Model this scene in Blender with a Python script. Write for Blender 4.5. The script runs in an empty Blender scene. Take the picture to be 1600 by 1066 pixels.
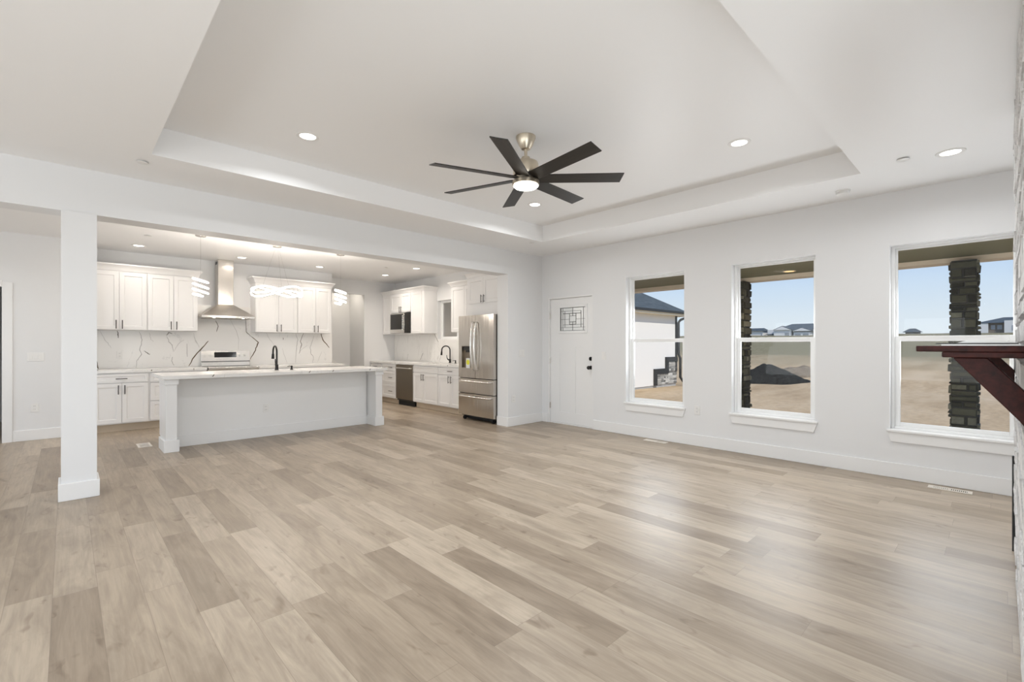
import bpy, bmesh, math, random
from mathutils import Vector, Matrix
R = math.radians
random.seed(7)
S = bpy.context.scene
COL = S.collection

# ------------------------------------------------------------------ camera, sky, sun, exposure
cam_d = bpy.data.cameras.new('camera'); cam = bpy.data.objects.new('camera', cam_d); COL.objects.link(cam)
cam.location = (0, 0, 1.30); cam.rotation_euler = (R(90), 0, R(-43.67))
cam_d.sensor_width = 36; cam_d.lens = 36 * 730 / 1600; cam_d.shift_y = 5.9 / 1600
cam_d.clip_start = 0.02; cam_d.clip_end = 600
S.camera = cam
S.view_settings.view_transform = 'Standard'; S.view_settings.look = 'None'
S.view_settings.gamma = 1.0; S.view_settings.use_curve_mapping = False
S.view_settings.exposure = 0.10
LIVING_W = 12.0      # watts of one recessed living-room lamp
FILL_W = 38.0         # watts of the area fill added at each opening behind the camera
FRONT_W = 34.0       # watts of the area fill added outside each front window
KITCHEN_W = 3.6     # watts of one recessed kitchen lamp

world = bpy.data.worlds.new('sky'); S.world = world; world.use_nodes = True
wn, wl = world.node_tree.nodes, world.node_tree.links
wn.clear()
wo = wn.new('ShaderNodeOutputWorld'); bg = wn.new('ShaderNodeBackground'); tc = wn.new('ShaderNodeTexCoord')
sx = wn.new('ShaderNodeSeparateXYZ'); rp = wn.new('ShaderNodeValToRGB')
wl.new(tc.outputs['Generated'], sx.inputs[0]); wl.new(sx.outputs['Z'], rp.inputs[0])
e = rp.color_ramp.elements
e[0].position = 0.0; e[0].color = (0.76, 0.83, 0.87, 1)
e[1].position = 1.0; e[1].color = (0.16, 0.33, 0.75, 1)
for p_, c_ in ((.05, (.70, .80, .88)), (.10, (.60, .74, .89)), (.16, (.45, .62, .87)), (.26, (.37, .56, .87))):
    a = e.new(p_); a.color = (*c_, 1)
wl.new(rp.outputs[0], bg.inputs[0]); bg.inputs[1].default_value = 0.94
wl.new(bg.outputs[0], wo.inputs[0])

sun_d = bpy.data.lights.new('sun', 'SUN'); sun = bpy.data.objects.new('sun', sun_d); COL.objects.link(sun)
sun_d.energy = 3.1; sun_d.color = (1.0, 0.93, 0.82); sun_d.angle = R(0.6)
sun.rotation_euler = Vector((0.30, 0.58, -0.72)).to_track_quat('-Z', 'Y').to_euler()

# unseen area lights added at the openings to brighten the room like skylight
def day_fill(name, loc, to, w, h, watts, col=(0.92, 0.965, 1.0)):
    d = bpy.data.lights.new(name, 'AREA'); d.shape = 'RECTANGLE'; d.size = w; d.size_y = h; d.energy = watts; d.color = col
    o = bpy.data.objects.new(name, d); COL.objects.link(o); o.location = loc
    o.rotation_euler = Vector(to).to_track_quat('-Z', 'Z').to_euler()
for y_ in (0.76, 3.9): day_fill('day_fill_far', (-3.58, y_, 1.2), (1, 0, .45), 1.7, 2.0, FILL_W)
day_fill('day_fill_far', (-3.58, 7.3, 1.4), (1, 0, .3), 2.0, 1.6, FILL_W * .6)
day_fill('day_fill_side', (-.55, -.53, 1.2), (0, 1, .42), 4.9, 2.0, FILL_W * 1.45)
for y_ in (3.317, 1.831, 0.36): day_fill('day_fill_front', (6.065, y_, 1.37), (-1, 0, 0), .86, 1.78, FRONT_W)

# ------------------------------------------------------------------ materials
def mat(name, col, rough=0.5, metal=0.0, spec=0.5, emit=None, strength=0.0):
    m = bpy.data.materials.new(name); m.use_nodes = True
    b = m.node_tree.nodes['Principled BSDF']
    b.inputs['Base Color'].default_value = (*col, 1); b.inputs['Roughness'].default_value = rough
    b.inputs['Metallic'].default_value = metal; b.inputs['Specular IOR Level'].default_value = spec
    if emit:
        b.inputs['Emission Color'].default_value = (*emit, 1); b.inputs['Emission Strength'].default_value = strength
    return m
class NT:
    def __init__(s, m): s.n = m.node_tree.nodes; s.l = m.node_tree.links; s.b = s.n['Principled BSDF']
    def new(s, t, **k):
        n = s.n.new(t)
        for a, v in k.items(): setattr(n, a, v)
        return n
    def ln(s, a, b): s.l.new(a, b)
    def val(s, sock, v):
        if isinstance(v, (int, float)): sock.default_value = v
        elif isinstance(v, tuple): sock.default_value = v
        else: s.l.new(v, sock)
    def math(s, op, a, b=0.0, c=0.0):
        n = s.new('ShaderNodeMath', operation=op); s.val(n.inputs[0], a); s.val(n.inputs[1], b); s.val(n.inputs[2], c); return n.outputs[0]
    def pos(s): return s.new('ShaderNodeNewGeometry').outputs['Position']
    def scaled(s, v, sc):
        n = s.new('ShaderNodeMapping'); s.ln(v, n.inputs[0]); n.inputs['Scale'].default_value = sc; return n.outputs[0]
    def noise(s, v, scale, detail=4, rough=0.5, dist=0.0):
        n = s.new('ShaderNodeTexNoise'); s.ln(v, n.inputs['Vector']); n.inputs['Scale'].default_value = scale
        n.inputs['Detail'].default_value = detail; n.inputs['Roughness'].default_value = rough; n.inputs['Distortion'].default_value = dist
        return n.outputs['Fac']
    def ramp(s, f, stops):
        n = s.new('ShaderNodeValToRGB'); s.ln(f, n.inputs[0]); el = n.color_ramp.elements
        while len(el) < len(stops): el.new(0.5)
        for x, (p, c) in zip(el, stops): x.position = p; x.color = (*c, 1)
        return n.outputs[0]
    def mix(s, f, a, b, mode='MIX'):
        n = s.new('ShaderNodeMix', data_type='RGBA', blend_type=mode)
        s.val(n.inputs[0], f); s.val(n.inputs[6], a); s.val(n.inputs[7], b); return n.outputs[2]
    def bump(s, h, strength=0.2, dist=0.01):
        n = s.new('ShaderNodeBump'); s.ln(h, n.inputs['Height']); n.inputs['Strength'].default_value = strength
        n.inputs['Distance'].default_value = dist; s.ln(n.outputs[0], s.b.inputs['Normal'])

M = {}
M['wall'] = mat('wall_paint', (0.79, 0.79, 0.79), 0.55, spec=0.3)
t = NT(M['wall']); t.bump(t.noise(t.pos(), 60, 3), 0.04, 0.004)
M['ceil'] = mat('ceiling_paint', (0.885, 0.88, 0.875), 0.42, spec=0.28)
t = NT(M['ceil']); t.bump(t.noise(t.pos(), 2.2, 3), 0.10, 0.02)
M['trim'] = mat('trim_paint', (0.84, 0.835, 0.825), 0.32)
M['cab'] = mat('cabinet_paint', (0.83, 0.82, 0.81), 0.33)
M['gap'] = mat('cabinet_gap', (0.25, 0.24, 0.23), 0.7)
M['toe'] = mat('toe_kick_board', (0.60, 0.50, 0.38), 0.5)
M['black'] = mat('black_metal', (0.02, 0.018, 0.017), 0.32, 0.6)
M['handle'] = mat('dark_handle', (0.035, 0.03, 0.028), 0.35, 0.7)
M['steel'] = mat('brushed_steel', (0.58, 0.545, 0.50), 0.2, 1.0)
t = NT(M['steel']); t.bump(t.math('ADD', t.math('MULTIPLY', t.noise(t.scaled(t.pos(), (300, 300, 4)), 1.0, 2), .025), t.noise(t.scaled(t.pos(), (11, 11, 0.7)), 1.0, 2)), 0.35, 0.012)
M['steelh'] = mat('hood_steel', (0.60, 0.57, 0.53), 0.24, 1.0)
t = NT(M['steelh']); t.bump(t.noise(t.scaled(t.pos(), (4, 4, 300)), 1.0, 2), 0.05, 0.002)
M['bright'] = mat('polished_steel', (0.78, 0.76, 0.73), 0.2, 1.0)
M['darksteel'] = mat('dark_steel', (0.30, 0.26, 0.21), 0.3, 1.0)
t = NT(M['darksteel']); t.bump(t.noise(t.scaled(t.pos(), (300, 300, 4)), 1.0, 2), 0.05, 0.002)
M['nickel'] = mat('brushed_nickel', (0.62, 0.55, 0.44), 0.28, 1.0)
M['gloss'] = mat('black_glass', (0.012, 0.010, 0.009), 0.08)
M['charcoal'] = mat('charcoal_enamel', (0.03, 0.028, 0.027), 0.4)
M['rubber'] = mat('black_rubber', (0.012, 0.012, 0.012), 0.7)
M['plastic'] = mat('white_plastic', (0.82, 0.81, 0.79), 0.3)
M['plasticd'] = mat('socket_slot', (0.25, 0.24, 0.23), 0.5)
M['vinyl'] = mat('window_vinyl', (0.86, 0.86, 0.85), 0.35)
M['ventm'] = mat('vent_enamel', (0.80, 0.74, 0.66), 0.4)
M['dark'] = mat('dark_void', (0.02, 0.018, 0.015), 0.8)
M['lens'] = mat('lamp_lens', (0.9, 0.9, 0.9), 0.5, emit=(1.0, 0.97, 0.92), strength=4.0)
M['led'] = mat('led_strip', (0.9, 0.9, 0.9), 0.5, emit=(1.0, 0.95, 0.88), strength=5.0)
M['warmlens'] = mat('porch_lens', (0.9, 0.7, 0.4), 0.5, emit=(1.0, 0.62, 0.25), strength=1.1)
M['yellow'] = mat('yellow_paper', (0.80, 0.78, 0.05), 0.6)
M['paper'] = mat('white_paper', (0.82, 0.82, 0.80), 0.6)
M['paperd'] = mat('dark_cover', (0.03, 0.03, 0.03), 0.4)
M['cord'] = mat('pendant_cord', (0.35, 0.34, 0.32), 0.6)
M['lead'] = mat('lead_came', (0.05, 0.05, 0.05), 0.5, 0.4)
M['blackstone'] = mat('firebox_black', (0.015, 0.015, 0.015), 0.4)

# window glass: clear, with the mirror reflection real glass has
def glass(name, tint=(1, 1, 1), frost=0.0):
    m = bpy.data.materials.new(name); m.use_nodes = True
    n, l = m.node_tree.nodes, m.node_tree.links; n.clear()
    o = n.new('ShaderNodeOutputMaterial'); mx = n.new('ShaderNodeMixShader'); tr = n.new('ShaderNodeBsdfTransparent')
    gl = n.new('ShaderNodeBsdfGlossy'); fr = n.new('ShaderNodeFresnel'); mu = n.new('ShaderNodeMath')
    tr.inputs[0].default_value = (*tint, 1); gl.inputs['Roughness'].default_value = 0.01
    fr.inputs[0].default_value = 1.45; mu.operation = 'MULTIPLY'; mu.inputs[1].default_value = 0.22
    l.new(fr.outputs[0], mu.inputs[0]); l.new(mu.outputs[0], mx.inputs[0]); l.new(tr.outputs[0], mx.inputs[1]); l.new(gl.outputs[0], mx.inputs[2])
    l.new(mx.outputs[0], o.inputs[0])
    return m
M['glass'] = glass('window_glass')
M['leaded'] = mat('textured_glass', (0.92, 0.93, 0.92), 0.2)
M['leaded'].node_tree.nodes['Principled BSDF'].inputs['Transmission Weight'].default_value = 0.1

# plank floor: boards run along Y, 0.173 wide, ends staggered
m = M['floor'] = mat('plank_floor', (0.5, 0.4, 0.3), 0.36, spec=0.36); t = NT(m)
P = t.pos(); sp = t.new('ShaderNodeSeparateXYZ'); t.ln(P, sp.inputs[0])
xx = t.math('DIVIDE', t.math('ADD', sp.outputs[0], 0.05), 0.173)
row = t.math('FLOOR', xx)
w1 = t.new('ShaderNodeTexWhiteNoise', noise_dimensions='1D'); t.ln(row, w1.inputs['W'])
yy = t.math('ADD', t.math('DIVIDE', sp.outputs[1], 1.22), t.math('MULTIPLY', w1.outputs['Value'], 7.3))
colm = t.math('FLOOR', yy)
cb = t.new('ShaderNodeCombineXYZ'); t.ln(row, cb.inputs[0]); t.ln(colm, cb.inputs[1])
w2 = t.new('ShaderNodeTexWhiteNoise', noise_dimensions='2D'); t.ln(cb.outputs[0], w2.inputs['Vector'])
base = t.ramp(w2.outputs['Value'], [(0.0, (0.32, 0.254, 0.187)), (0.3, (0.392, 0.318, 0.238)), (0.65, (0.442, 0.364, 0.277)), (1.0, (0.50, 0.418, 0.325))])
cb2 = t.new('ShaderNodeCombineXYZ'); t.ln(sp.outputs[0], cb2.inputs[0]); t.ln(sp.outputs[1], cb2.inputs[1]); t.ln(t.math('MULTIPLY', w2.outputs['Value'], 37.0), cb2.inputs[2])
fine = t.noise(t.scaled(cb2.outputs[0], (70, 3.0, 1)), 1.0, 5, 0.6, 0.4)
cloud = t.noise(t.scaled(cb2.outputs[0], (9, 1.6, 1)), 1.0, 4, 0.6, 1.2)
knot = t.noise(t.scaled(cb2.outputs[0], (14, 5.5, 1)), 1.0, 2, 0.5, 0.8)
g = t.mix(0.45, base, t.ramp(fine, [(0.3, (0.55, 0.55, 0.55)), (0.7, (0.95, 0.95, 0.95))]), 'MULTIPLY')
g = t.mix(0.7, g, t.ramp(cloud, [(0.32, (0.70, 0.67, 0.65)), (0.62, (1.12, 1.12, 1.12))]), 'MULTIPLY')
g = t.mix(0.6, g, t.ramp(knot, [(0.24, (0.55, 0.50, 0.46)), (0.36, (1.0, 1.0, 1.0))]), 'MULTIPLY')
fxr = t.math('FRACT', xx); fyr = t.math('FRACT', yy)
ex = t.math('MULTIPLY', t.math('MINIMUM', fxr, t.math('SUBTRACT', 1.0, fxr)), 0.173)
ey = t.math('MULTIPLY', t.math('MINIMUM', fyr, t.math('SUBTRACT', 1.0, fyr)), 1.22)
ed = t.math('MINIMUM', ex, ey)
seam = t.math('LESS_THAN', ed, 0.0013)
g = t.mix(t.math('MULTIPLY', seam, 0.45), g, (0.16, 0.12, 0.09, 1))
t.ln(g, t.b.inputs['Base Color'])
t.ln(t.math('ADD', t.math('MULTIPLY', cloud, 0.14), 0.30), t.b.inputs['Roughness'])
t.bump(t.math('SUBTRACT', t.math('MULTIPLY', fine, 0.3), seam), 0.12, 0.002)

# quartz with faint procedural veins; the bold veins are cut into the slab meshes
def quartz(name, col):
    m = mat(name, col, 0.16, spec=0.5); t = NT(m); p = t.pos()
    n1 = t.noise(t.scaled(p, (1, 1, 0.6)), 2.6, 6, 0.55, 1.6); v = t.math('ABSOLUTE', t.math('SUBTRACT', n1, 0.5))
    msk = t.noise(p, 1.7, 2)
    f = t.math('MULTIPLY', t.math('SUBTRACT', 1.0, t.math('MINIMUM', t.math('DIVIDE', v, 0.012), 1.0)), t.math('GREATER_THAN', msk, 0.52))
    t.ln(t.mix(t.math('MULTIPLY', f, 0.30), (*col, 1), (0.42, 0.41, 0.40, 1)), t.b.inputs['Base Color'])
    return m
M['quartz'] = quartz('white_quartz', (0.83, 0.815, 0.79))
M['vein_d'] = mat('dark_vein', (0.14, 0.12, 0.10), 0.2)
M['vein_m'] = mat('grey_vein', (0.42, 0.40, 0.385), 0.2)
M['vein_f'] = mat('faint_vein', (0.60, 0.58, 0.56), 0.2)
M['vein_t'] = mat('brown_vein', (0.13, 0.09, 0.055), 0.2)
VEIN = {'d': (1, 0.006), 'm': (2, 0.005), 'f': (3, 0.004), 't': (4, 0.010)}
QM = ['quartz', 'vein_d', 'vein_m', 'vein_f', 'vein_t']

def stone_mat(name, stops, mortar=None, rough=0.85):
    m = mat(name, (0.3, 0.3, 0.3), rough, spec=0.25); t = NT(m)
    ri = t.new('ShaderNodeNewGeometry').outputs['Random Per Island']
    c = t.ramp(ri, stops); n = t.noise(t.pos(), 28, 5, 0.65)
    t.ln(t.mix(0.55, c, t.ramp(n, [(0.3, (0.55, 0.55, 0.55)), (0.75, (1.25, 1.25, 1.25))]), 'MULTIPLY'), t.b.inputs['Base Color'])
    t.bump(n, 0.6, 0.012)
    return m
M['stone'] = stone_mat('porch_stone', [(0.0, (0.016, 0.015, 0.012)), (0.3, (0.045, 0.042, 0.028)), (0.75, (0.085, 0.08, 0.052)), (1.0, (0.18, 0.17, 0.125))])
M['whitestone'] = stone_mat('whitewashed_stone', [(0.0, (0.58, 0.57, 0.56)), (0.4, (0.78, 0.77, 0.76)), (1.0, (0.88, 0.87, 0.86))])
M['ledgestone'] = stone_mat('grey_ledge_stone', [(0.0, (0.10, 0.10, 0.09)), (0.3, (0.35, 0.34, 0.31)), (1.0, (0.68, 0.66, 0.61))])
M['mortar'] = mat('dark_mortar', (0.03, 0.028, 0.024), 0.9)
M['wmortar'] = mat('pale_mortar', (0.45, 0.44, 0.43), 0.9)

m = M['mahogany'] = mat('mahogany_stain', (0.06, 0.018, 0.014), 0.5, spec=0.2); t = NT(m)
n = t.noise(t.scaled(t.pos(), (5, 40, 40)), 1.0, 4, 0.6)
t.ln(t.ramp(n, [(0.3, (0.018, 0.007, 0.006)), (0.7, (0.058, 0.015, 0.012))]), t.b.inputs['Base Color'])
m = M['blade'] = mat('espresso_blade', (0.03, 0.024, 0.02), 0.45); t = NT(m)
n = t.noise(t.scaled(t.new('ShaderNodeTexCoord').outputs['Object'], (3, 45, 45)), 1.0, 4)
t.ln(t.ramp(n, [(0.3, (0.011, 0.009, 0.007)), (0.7, (0.024, 0.019, 0.015))]), t.b.inputs['Base Color'])

# outdoors
m = M['ground'] = mat('bare_dirt', (0.4, 0.3, 0.2), 0.95, spec=0.1); t = NT(m); p = t.pos()
sp = t.new('ShaderNodeSeparateXYZ'); t.ln(p, sp.inputs[0])
n1 = t.noise(t.scaled(p, (0.25, 1.0, 1)), 0.9, 6, 0.6); n2 = t.noise(p, 5.0, 5, 0.65); n3 = t.noise(t.scaled(p, (0.10, 0.03, 1)), 1.0, 5, 0.6)
dirt = t.ramp(n1, [(0.3, (0.37, 0.265, 0.155)), (0.5, (0.49, 0.365, 0.225)), (0.72, (0.57, 0.44, 0.29))])
dirt = t.mix(0.5, dirt, t.ramp(n2, [(0.3, (0.7, 0.7, 0.7)), (0.7, (1.15, 1.15, 1.15))]), 'MULTIPLY')
scrub = t.ramp(n2, [(0.3, (0.13, 0.115, 0.06)), (0.6, (0.27, 0.235, 0.145)), (0.8, (0.40, 0.36, 0.25))])
far = t.math('ADD', t.math('DIVIDE', t.math('SUBTRACT', sp.outputs[0], 31.0), 13.0), t.math('MULTIPLY', t.math('SUBTRACT', n3, 0.5), 2.4))
fc = t.new('ShaderNodeClamp'); t.ln(far, fc.inputs[0])
t.ln(t.mix(fc.outputs[0], dirt, scrub), t.b.inputs['Base Color']); t.bump(n2, 0.7, 0.08)
m = M['gravel'] = mat('dark_gravel', (0.05, 0.05, 0.045), 0.95, spec=0.15); t = NT(m); p = t.pos()
n = t.noise(p, 14, 6, 0.8); t.ln(t.ramp(n, [(0.40, (0.008, 0.008, 0.007)), (0.66, (0.075, 0.074, 0.064))]), t.b.inputs['Base Color']); t.bump(n, 0.9, 0.08)
m = M['brownsoil'] = mat('brown_soil', (0.2, 0.15, 0.1), 0.95, spec=0.1); t = NT(m); p = t.pos()
n = t.noise(p, 6, 6, 0.7); t.ln(t.ramp(n, [(0.35, (0.15, 0.115, 0.08)), (0.7, (0.36, 0.30, 0.22))]), t.b.inputs['Base Color']); t.bump(n, 0.9, 0.08)
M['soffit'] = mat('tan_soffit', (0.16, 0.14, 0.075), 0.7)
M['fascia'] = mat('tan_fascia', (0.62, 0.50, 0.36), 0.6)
M['concrete'] = mat('concrete', (0.42, 0.42, 0.41), 0.85)
M['stucco'] = mat('white_stucco', (0.80, 0.79, 0.76), 0.8); t = NT(M['stucco']); t.bump(t.noise(t.pos(), 30, 4), 0.15, 0.01)
M['shingle'] = mat('slate_shingle', (0.10, 0.125, 0.14), 0.85, spec=0.2); t = NT(M['shingle']); p = t.pos()
n = t.noise(t.scaled(p, (5, 5, 14)), 1.0, 4, 0.7); t.ln(t.ramp(n, [(0.3, (0.04, 0.052, 0.058)), (0.7, (0.11, 0.13, 0.14))]), t.b.inputs['Base Color'])
M['darktrim'] = mat('charcoal_trim', (0.025, 0.027, 0.028), 0.5)
M['cream'] = mat('cream_fascia', (0.80, 0.72, 0.56), 0.6)
M['greywall'] = mat('grey_siding', (0.16, 0.155, 0.15), 0.8)
M['palewall'] = mat('pale_siding', (0.72, 0.72, 0.71), 0.8)
M['brownwall'] = mat('brown_siding', (0.20, 0.17, 0.14), 0.8)
M['winglass'] = mat('far_window', (0.30, 0.32, 0.34), 0.2)

# ------------------------------------------------------------------ mesh helpers
def bx(bm, x0, x1, y0, y1, z0, z1, mi=0):
    if x0 > x1: x0, x1 = x1, x0
    if y0 > y1: y0, y1 = y1, y0
    v = [bm.verts.new((x, y, z)) for z in (z0, z1) for y in (y0, y1) for x in (x0, x1)]
    for f in ((0, 2, 3, 1), (4, 5, 7, 6), (0, 1, 5, 4), (2, 6, 7, 3), (0, 4, 6, 2), (1, 3, 7, 5)):
        q = bm.faces.new([v[i] for i in f]); q.material_index = mi
    return v
def prism(bm, pts, off, mi=0):
    """closed polygon pts swept by the vector off"""
    a = [bm.verts.new(p) for p in pts]; b = [bm.verts.new(Vector(p) + Vector(off)) for p in pts]; n = len(pts)
    fs = [bm.faces.new(a[::-1]), bm.faces.new(b)]
    for i in range(n): fs.append(bm.faces.new((a[i], a[(i + 1) % n], b[(i + 1) % n], b[i])))
    for f in fs: f.material_index = mi
    return fs
def frame_of(d):
    d = Vector(d).normalized(); u = d.orthogonal().normalized(); return d, u, d.cross(u)
def cyl(bm, p0, p1, r0, r1=None, seg=20, mi=0, caps=True):
    r1 = r0 if r1 is None else r1; p0, p1 = Vector(p0), Vector(p1); d, u, w = frame_of(p1 - p0)
    A = [bm.verts.new(p0 + (u * math.cos(2 * math.pi * i / seg) + w * math.sin(2 * math.pi * i / seg)) * r0) for i in range(seg)]
    B = [bm.verts.new(p1 + (u * math.cos(2 * math.pi * i / seg) + w * math.sin(2 * math.pi * i / seg)) * r1) for i in range(seg)]
    for i in range(seg):
        f = bm.faces.new((A[i], A[(i + 1) % seg], B[(i + 1) % seg], B[i])); f.smooth = True; f.material_index = mi
    if caps:
        for q in (A[::-1], B): f = bm.faces.new(q); f.material_index = mi
def lathe(bm, prof, c=(0, 0, 0), seg=32, mi=0):
    """prof: list of (radius, z); closed with caps where the radius is above zero"""
    rings = []
    for r, z in prof:
        rings.append([bm.verts.new((c[0] + max(r, 1e-4) * math.cos(2 * math.pi * i / seg), c[1] + max(r, 1e-4) * math.sin(2 * math.pi * i / seg), c[2] + z)) for i in range(seg)])
    for a, b in zip(rings, rings[1:]):
        for i in range(seg):
            f = bm.faces.new((a[i], a[(i + 1) % seg], b[(i + 1) % seg], b[i])); f.smooth = True; f.material_index = mi
    for q in (rings[0], rings[-1]):
        f = bm.faces.new(q); f.material_index = mi
def tube(bm, pts, r, seg=10, closed=False, mi=0):
    pts = [Vector(p) for p in pts]; n = len(pts); rings = []; up = None
    for i, p in enumerate(pts):
        if closed: d = pts[(i + 1) % n] - pts[i - 1]
        else: d = pts[min(i + 1, n - 1)] - pts[max(i - 1, 0)]
        d.normalize()
        if up is None: up = d.orthogonal().normalized()
        up = (up - d * up.dot(d)).normalized(); w = d.cross(up)
        rr = r[i] if isinstance(r, (list, tuple)) else r
        rings.append([bm.verts.new(p + (up * math.cos(2 * math.pi * k / seg) + w * math.sin(2 * math.pi * k / seg)) * rr) for k in range(seg)])
    m_ = n if closed else n - 1
    for i in range(m_):
        a, b = rings[i], rings[(i + 1) % n]
        off = 0
        if closed and i == n - 1:
            off = min(range(seg), key=lambda s: sum((a[k].co - b[(k + s) % seg].co).length for k in range(seg)))
        for k in range(seg):
            f = bm.faces.new((a[k], a[(k + 1) % seg], b[(k + 1 + off) % seg], b[(k + off) % seg])); f.smooth = True; f.material_index = mi
    if not closed:
        for q in (rings[0][::-1], rings[-1]): f = bm.faces.new(q); f.material_index = mi
def shaker(bm, x0, x1, z0, z1, y=0.0, t=0.02, rail=0.056, rec=0.009, mi=0):
    """framed door or drawer front facing -y, its back on the plane y"""
    f = y - t
    o = [(x0, z0), (x1, z0), (x1, z1), (x0, z1)]; r = min(rail, (z1 - z0) * 0.28, (x1 - x0) * 0.3)
    i_ = [(x0 + r, z0 + r), (x1 - r, z0 + r), (x1 - r, z1 - r), (x0 + r, z1 - r)]
    s = 0.006
    j_ = [(x0 + r + s, z0 + r + s), (x1 - r - s, z0 + r + s), (x1 - r - s, z1 - r - s), (x0 + r + s, z1 - r - s)]
    B = [bm.verts.new((a, y, b)) for a, b in o]; F = [bm.verts.new((a, f, b)) for a, b in o]
    I = [bm.verts.new((a, f, b)) for a, b in i_]; J = [bm.verts.new((a, f + rec, b)) for a, b in j_]
    fs = [bm.faces.new(B), bm.faces.new(J[::-1])]
    for k in range(4):
        l = (k + 1) % 4
        fs += [bm.faces.new((F[k], F[l], B[l], B[k])), bm.faces.new((I[k], I[l], F[l], F[k])), bm.faces.new((J[k], J[l], I[l], I[k]))]
    for q in fs: q.material_index = mi
def obj(name, bm, mats, parent=None, bevel=0.0, sharp=True, loc=(0, 0, 0), rotz=0.0):
    bmesh.ops.recalc_face_normals(bm, faces=bm.faces)
    me = bpy.data.meshes.new(name); bm.to_mesh(me); bm.free()
    for k in (mats if isinstance(mats, (list, tuple)) else [mats]): me.materials.append(M[k])
    if sharp: me.set_sharp_from_angle(angle=R(38))
    o = bpy.data.objects.new(name, me); COL.objects.link(o); o.location = loc; o.rotation_euler = (0, 0, rotz)
    if parent: o.parent = parent
    if bevel:
        b = o.modifiers.new('edge', 'BEVEL'); b.width = bevel; b.segments = 2; b.limit_method = 'ANGLE'
    return o
def one(fn, *a, **k):
    bm = bmesh.new(); fn(bm, *a, **k); return bm
def boxes(*bs):
    bm = bmesh.new()
    for b in bs: bx(bm, *b)
    return bm
def empty(name, loc=(0, 0, 0), rotz=0.0):
    o = bpy.data.objects.new(name, None); COL.objects.link(o); o.location = loc; o.rotation_euler = (0, 0, rotz); o.empty_display_size = 0.1
    return o
def tag(o, label, cat, group=None):
    o['label'] = label; o['category'] = cat
    if group: o['group'] = group
    return o
def thing(name, label, cat, loc=(0, 0, 0), rotz=0.0, group=None): return tag(empty(name, loc, rotz), label, cat, group)
def struct(o, label=None, cat=None):
    o['kind'] = 'structure'
    if label: o['label'] = label
    if cat: o['category'] = cat
    return o
def copy_tree(o, parent=None):
    c = o.copy(); COL.objects.link(c)
    if parent: c.parent = parent
    for ch in list(o.children): copy_tree(ch, c)
    return c
def lamp(parent, name, size, watts, col, z=-0.012, kind='AREA'):
    d = bpy.data.lights.new(name, kind); d.energy = watts; d.color = col
    if kind == 'AREA': d.shape = 'DISK'; d.size = size; d.spread = R(158)
    else: d.shadow_soft_size = size / 2
    o = bpy.data.objects.new(name, d); COL.objects.link(o); o.parent = parent; o.location = (0, 0, z)
    return o

# ------------------------------------------------------------------ the shell
XW = 5.87            # inner face of the window wall
XO = 6.05            # its outer face
YD0, YD1 = 5.40, 5.65    # divider between living room and kitchen
ZC, ZT, ZB = 2.80, 3.03, 2.42    # ceiling, tray, underside of the beam
YK, YK2 = 9.73, 10.33    # kitchen back wall, its recess on the right
YF = -0.55           # wall behind the chimney breast
XL = -3.6
struct(obj('floor', boxes((XL - .15, XO, YF - .15, 11.75, -0.12, 0.0)), 'floor'), 'pale greige plank floor running through the living room and kitchen', 'floor')
tx0, tx1, ty0, ty1 = 0.487, 5.03, 0.85, 4.62
struct(obj('ceiling', boxes((XL, tx0, YF, YD1, ZC, 3.2), (tx1, XW, YF, YD1, ZC, 3.2), (tx0, tx1, YF, ty0, ZC, 3.2), (tx0, tx1, ty1, YD1, ZC, 3.2),
    (tx0, tx1, ty0, ty1, ZT, 3.2), (XL, XW, YD1, 11.7, ZC, 3.2)), 'ceil'), 'white ceiling with a recessed tray over the living room', 'ceiling')
wins = [(2.876, 3.758), (1.391, 2.272), (-0.12, 0.761)]; wz0, wz1 = 0.47, 2.275
kw = (7.80, 8.50, 1.42, 2.26)
door = (4.345, 5.262, 0.0, 2.085)
def wall_x(bm, x0, x1, y0, y1, z1, holes):
    y = y0
    for a, b, c, d in sorted(holes):
        if a > y: bx(bm, x0, x1, y, a, 0, z1)
        if c > 0: bx(bm, x0, x1, a, b, 0, c)
        bx(bm, x0, x1, a, b, d, z1); y = b
    bx(bm, x0, x1, y, y1, 0, z1)
bm = bmesh.new(); wall_x(bm, XW, XO, YF - .15, 11.75, 3.2, [(a, b, wz0 - .022, wz1) for a, b in wins] + [kw, door])
struct(obj('wall_right', bm, 'wall'), 'white exterior wall with three windows and the front door', 'wall')
struct(obj('wall_middle', boxes((XL, XW, YD0, YD1, ZB, ZC), (5.065, XW, YD0, YD1, 0, ZB)), 'wall'), 'white header and short wall between living room and kitchen', 'wall')
struct(obj('pillar', boxes((-0.03, 0.193, YD0 - .02, YD1, 0, ZB)), 'wall'), 'white square pillar under the header left of the kitchen', 'pillar')
struct(obj('wall_back', boxes((0.12, 4.05, YK, YK + .12, 0, ZC)), 'wall'), 'white kitchen back wall behind the range', 'wall')
struct(obj('wall_nook', boxes((0.12, 0.24, 9.12, YK, 0, ZC)), 'wall'), 'short wall return behind the pillar', 'wall')
struct(obj('wall_passage', boxes((3.93, 4.05, YK + .12, YK2, 0, ZC),
    (5.063, XW, YK2, YK2 + .12, 0, ZC), (4.05, 5.063, YK2, YK2 + .12, 2.475, ZC)), 'wall'), 'white kitchen wall with the passage to the stair', 'wall')
struct(obj('wall_stair', boxes((3.4, 5.18, 11.10, 11.22, 0, ZC), (5.063, 5.18, YK2 + .12, 11.10, 0, ZC), (3.4, 3.5, YK2, 11.10, 0, ZC)), 'wall'), 'wall of the stair hall seen through the passage', 'wall')
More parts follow.
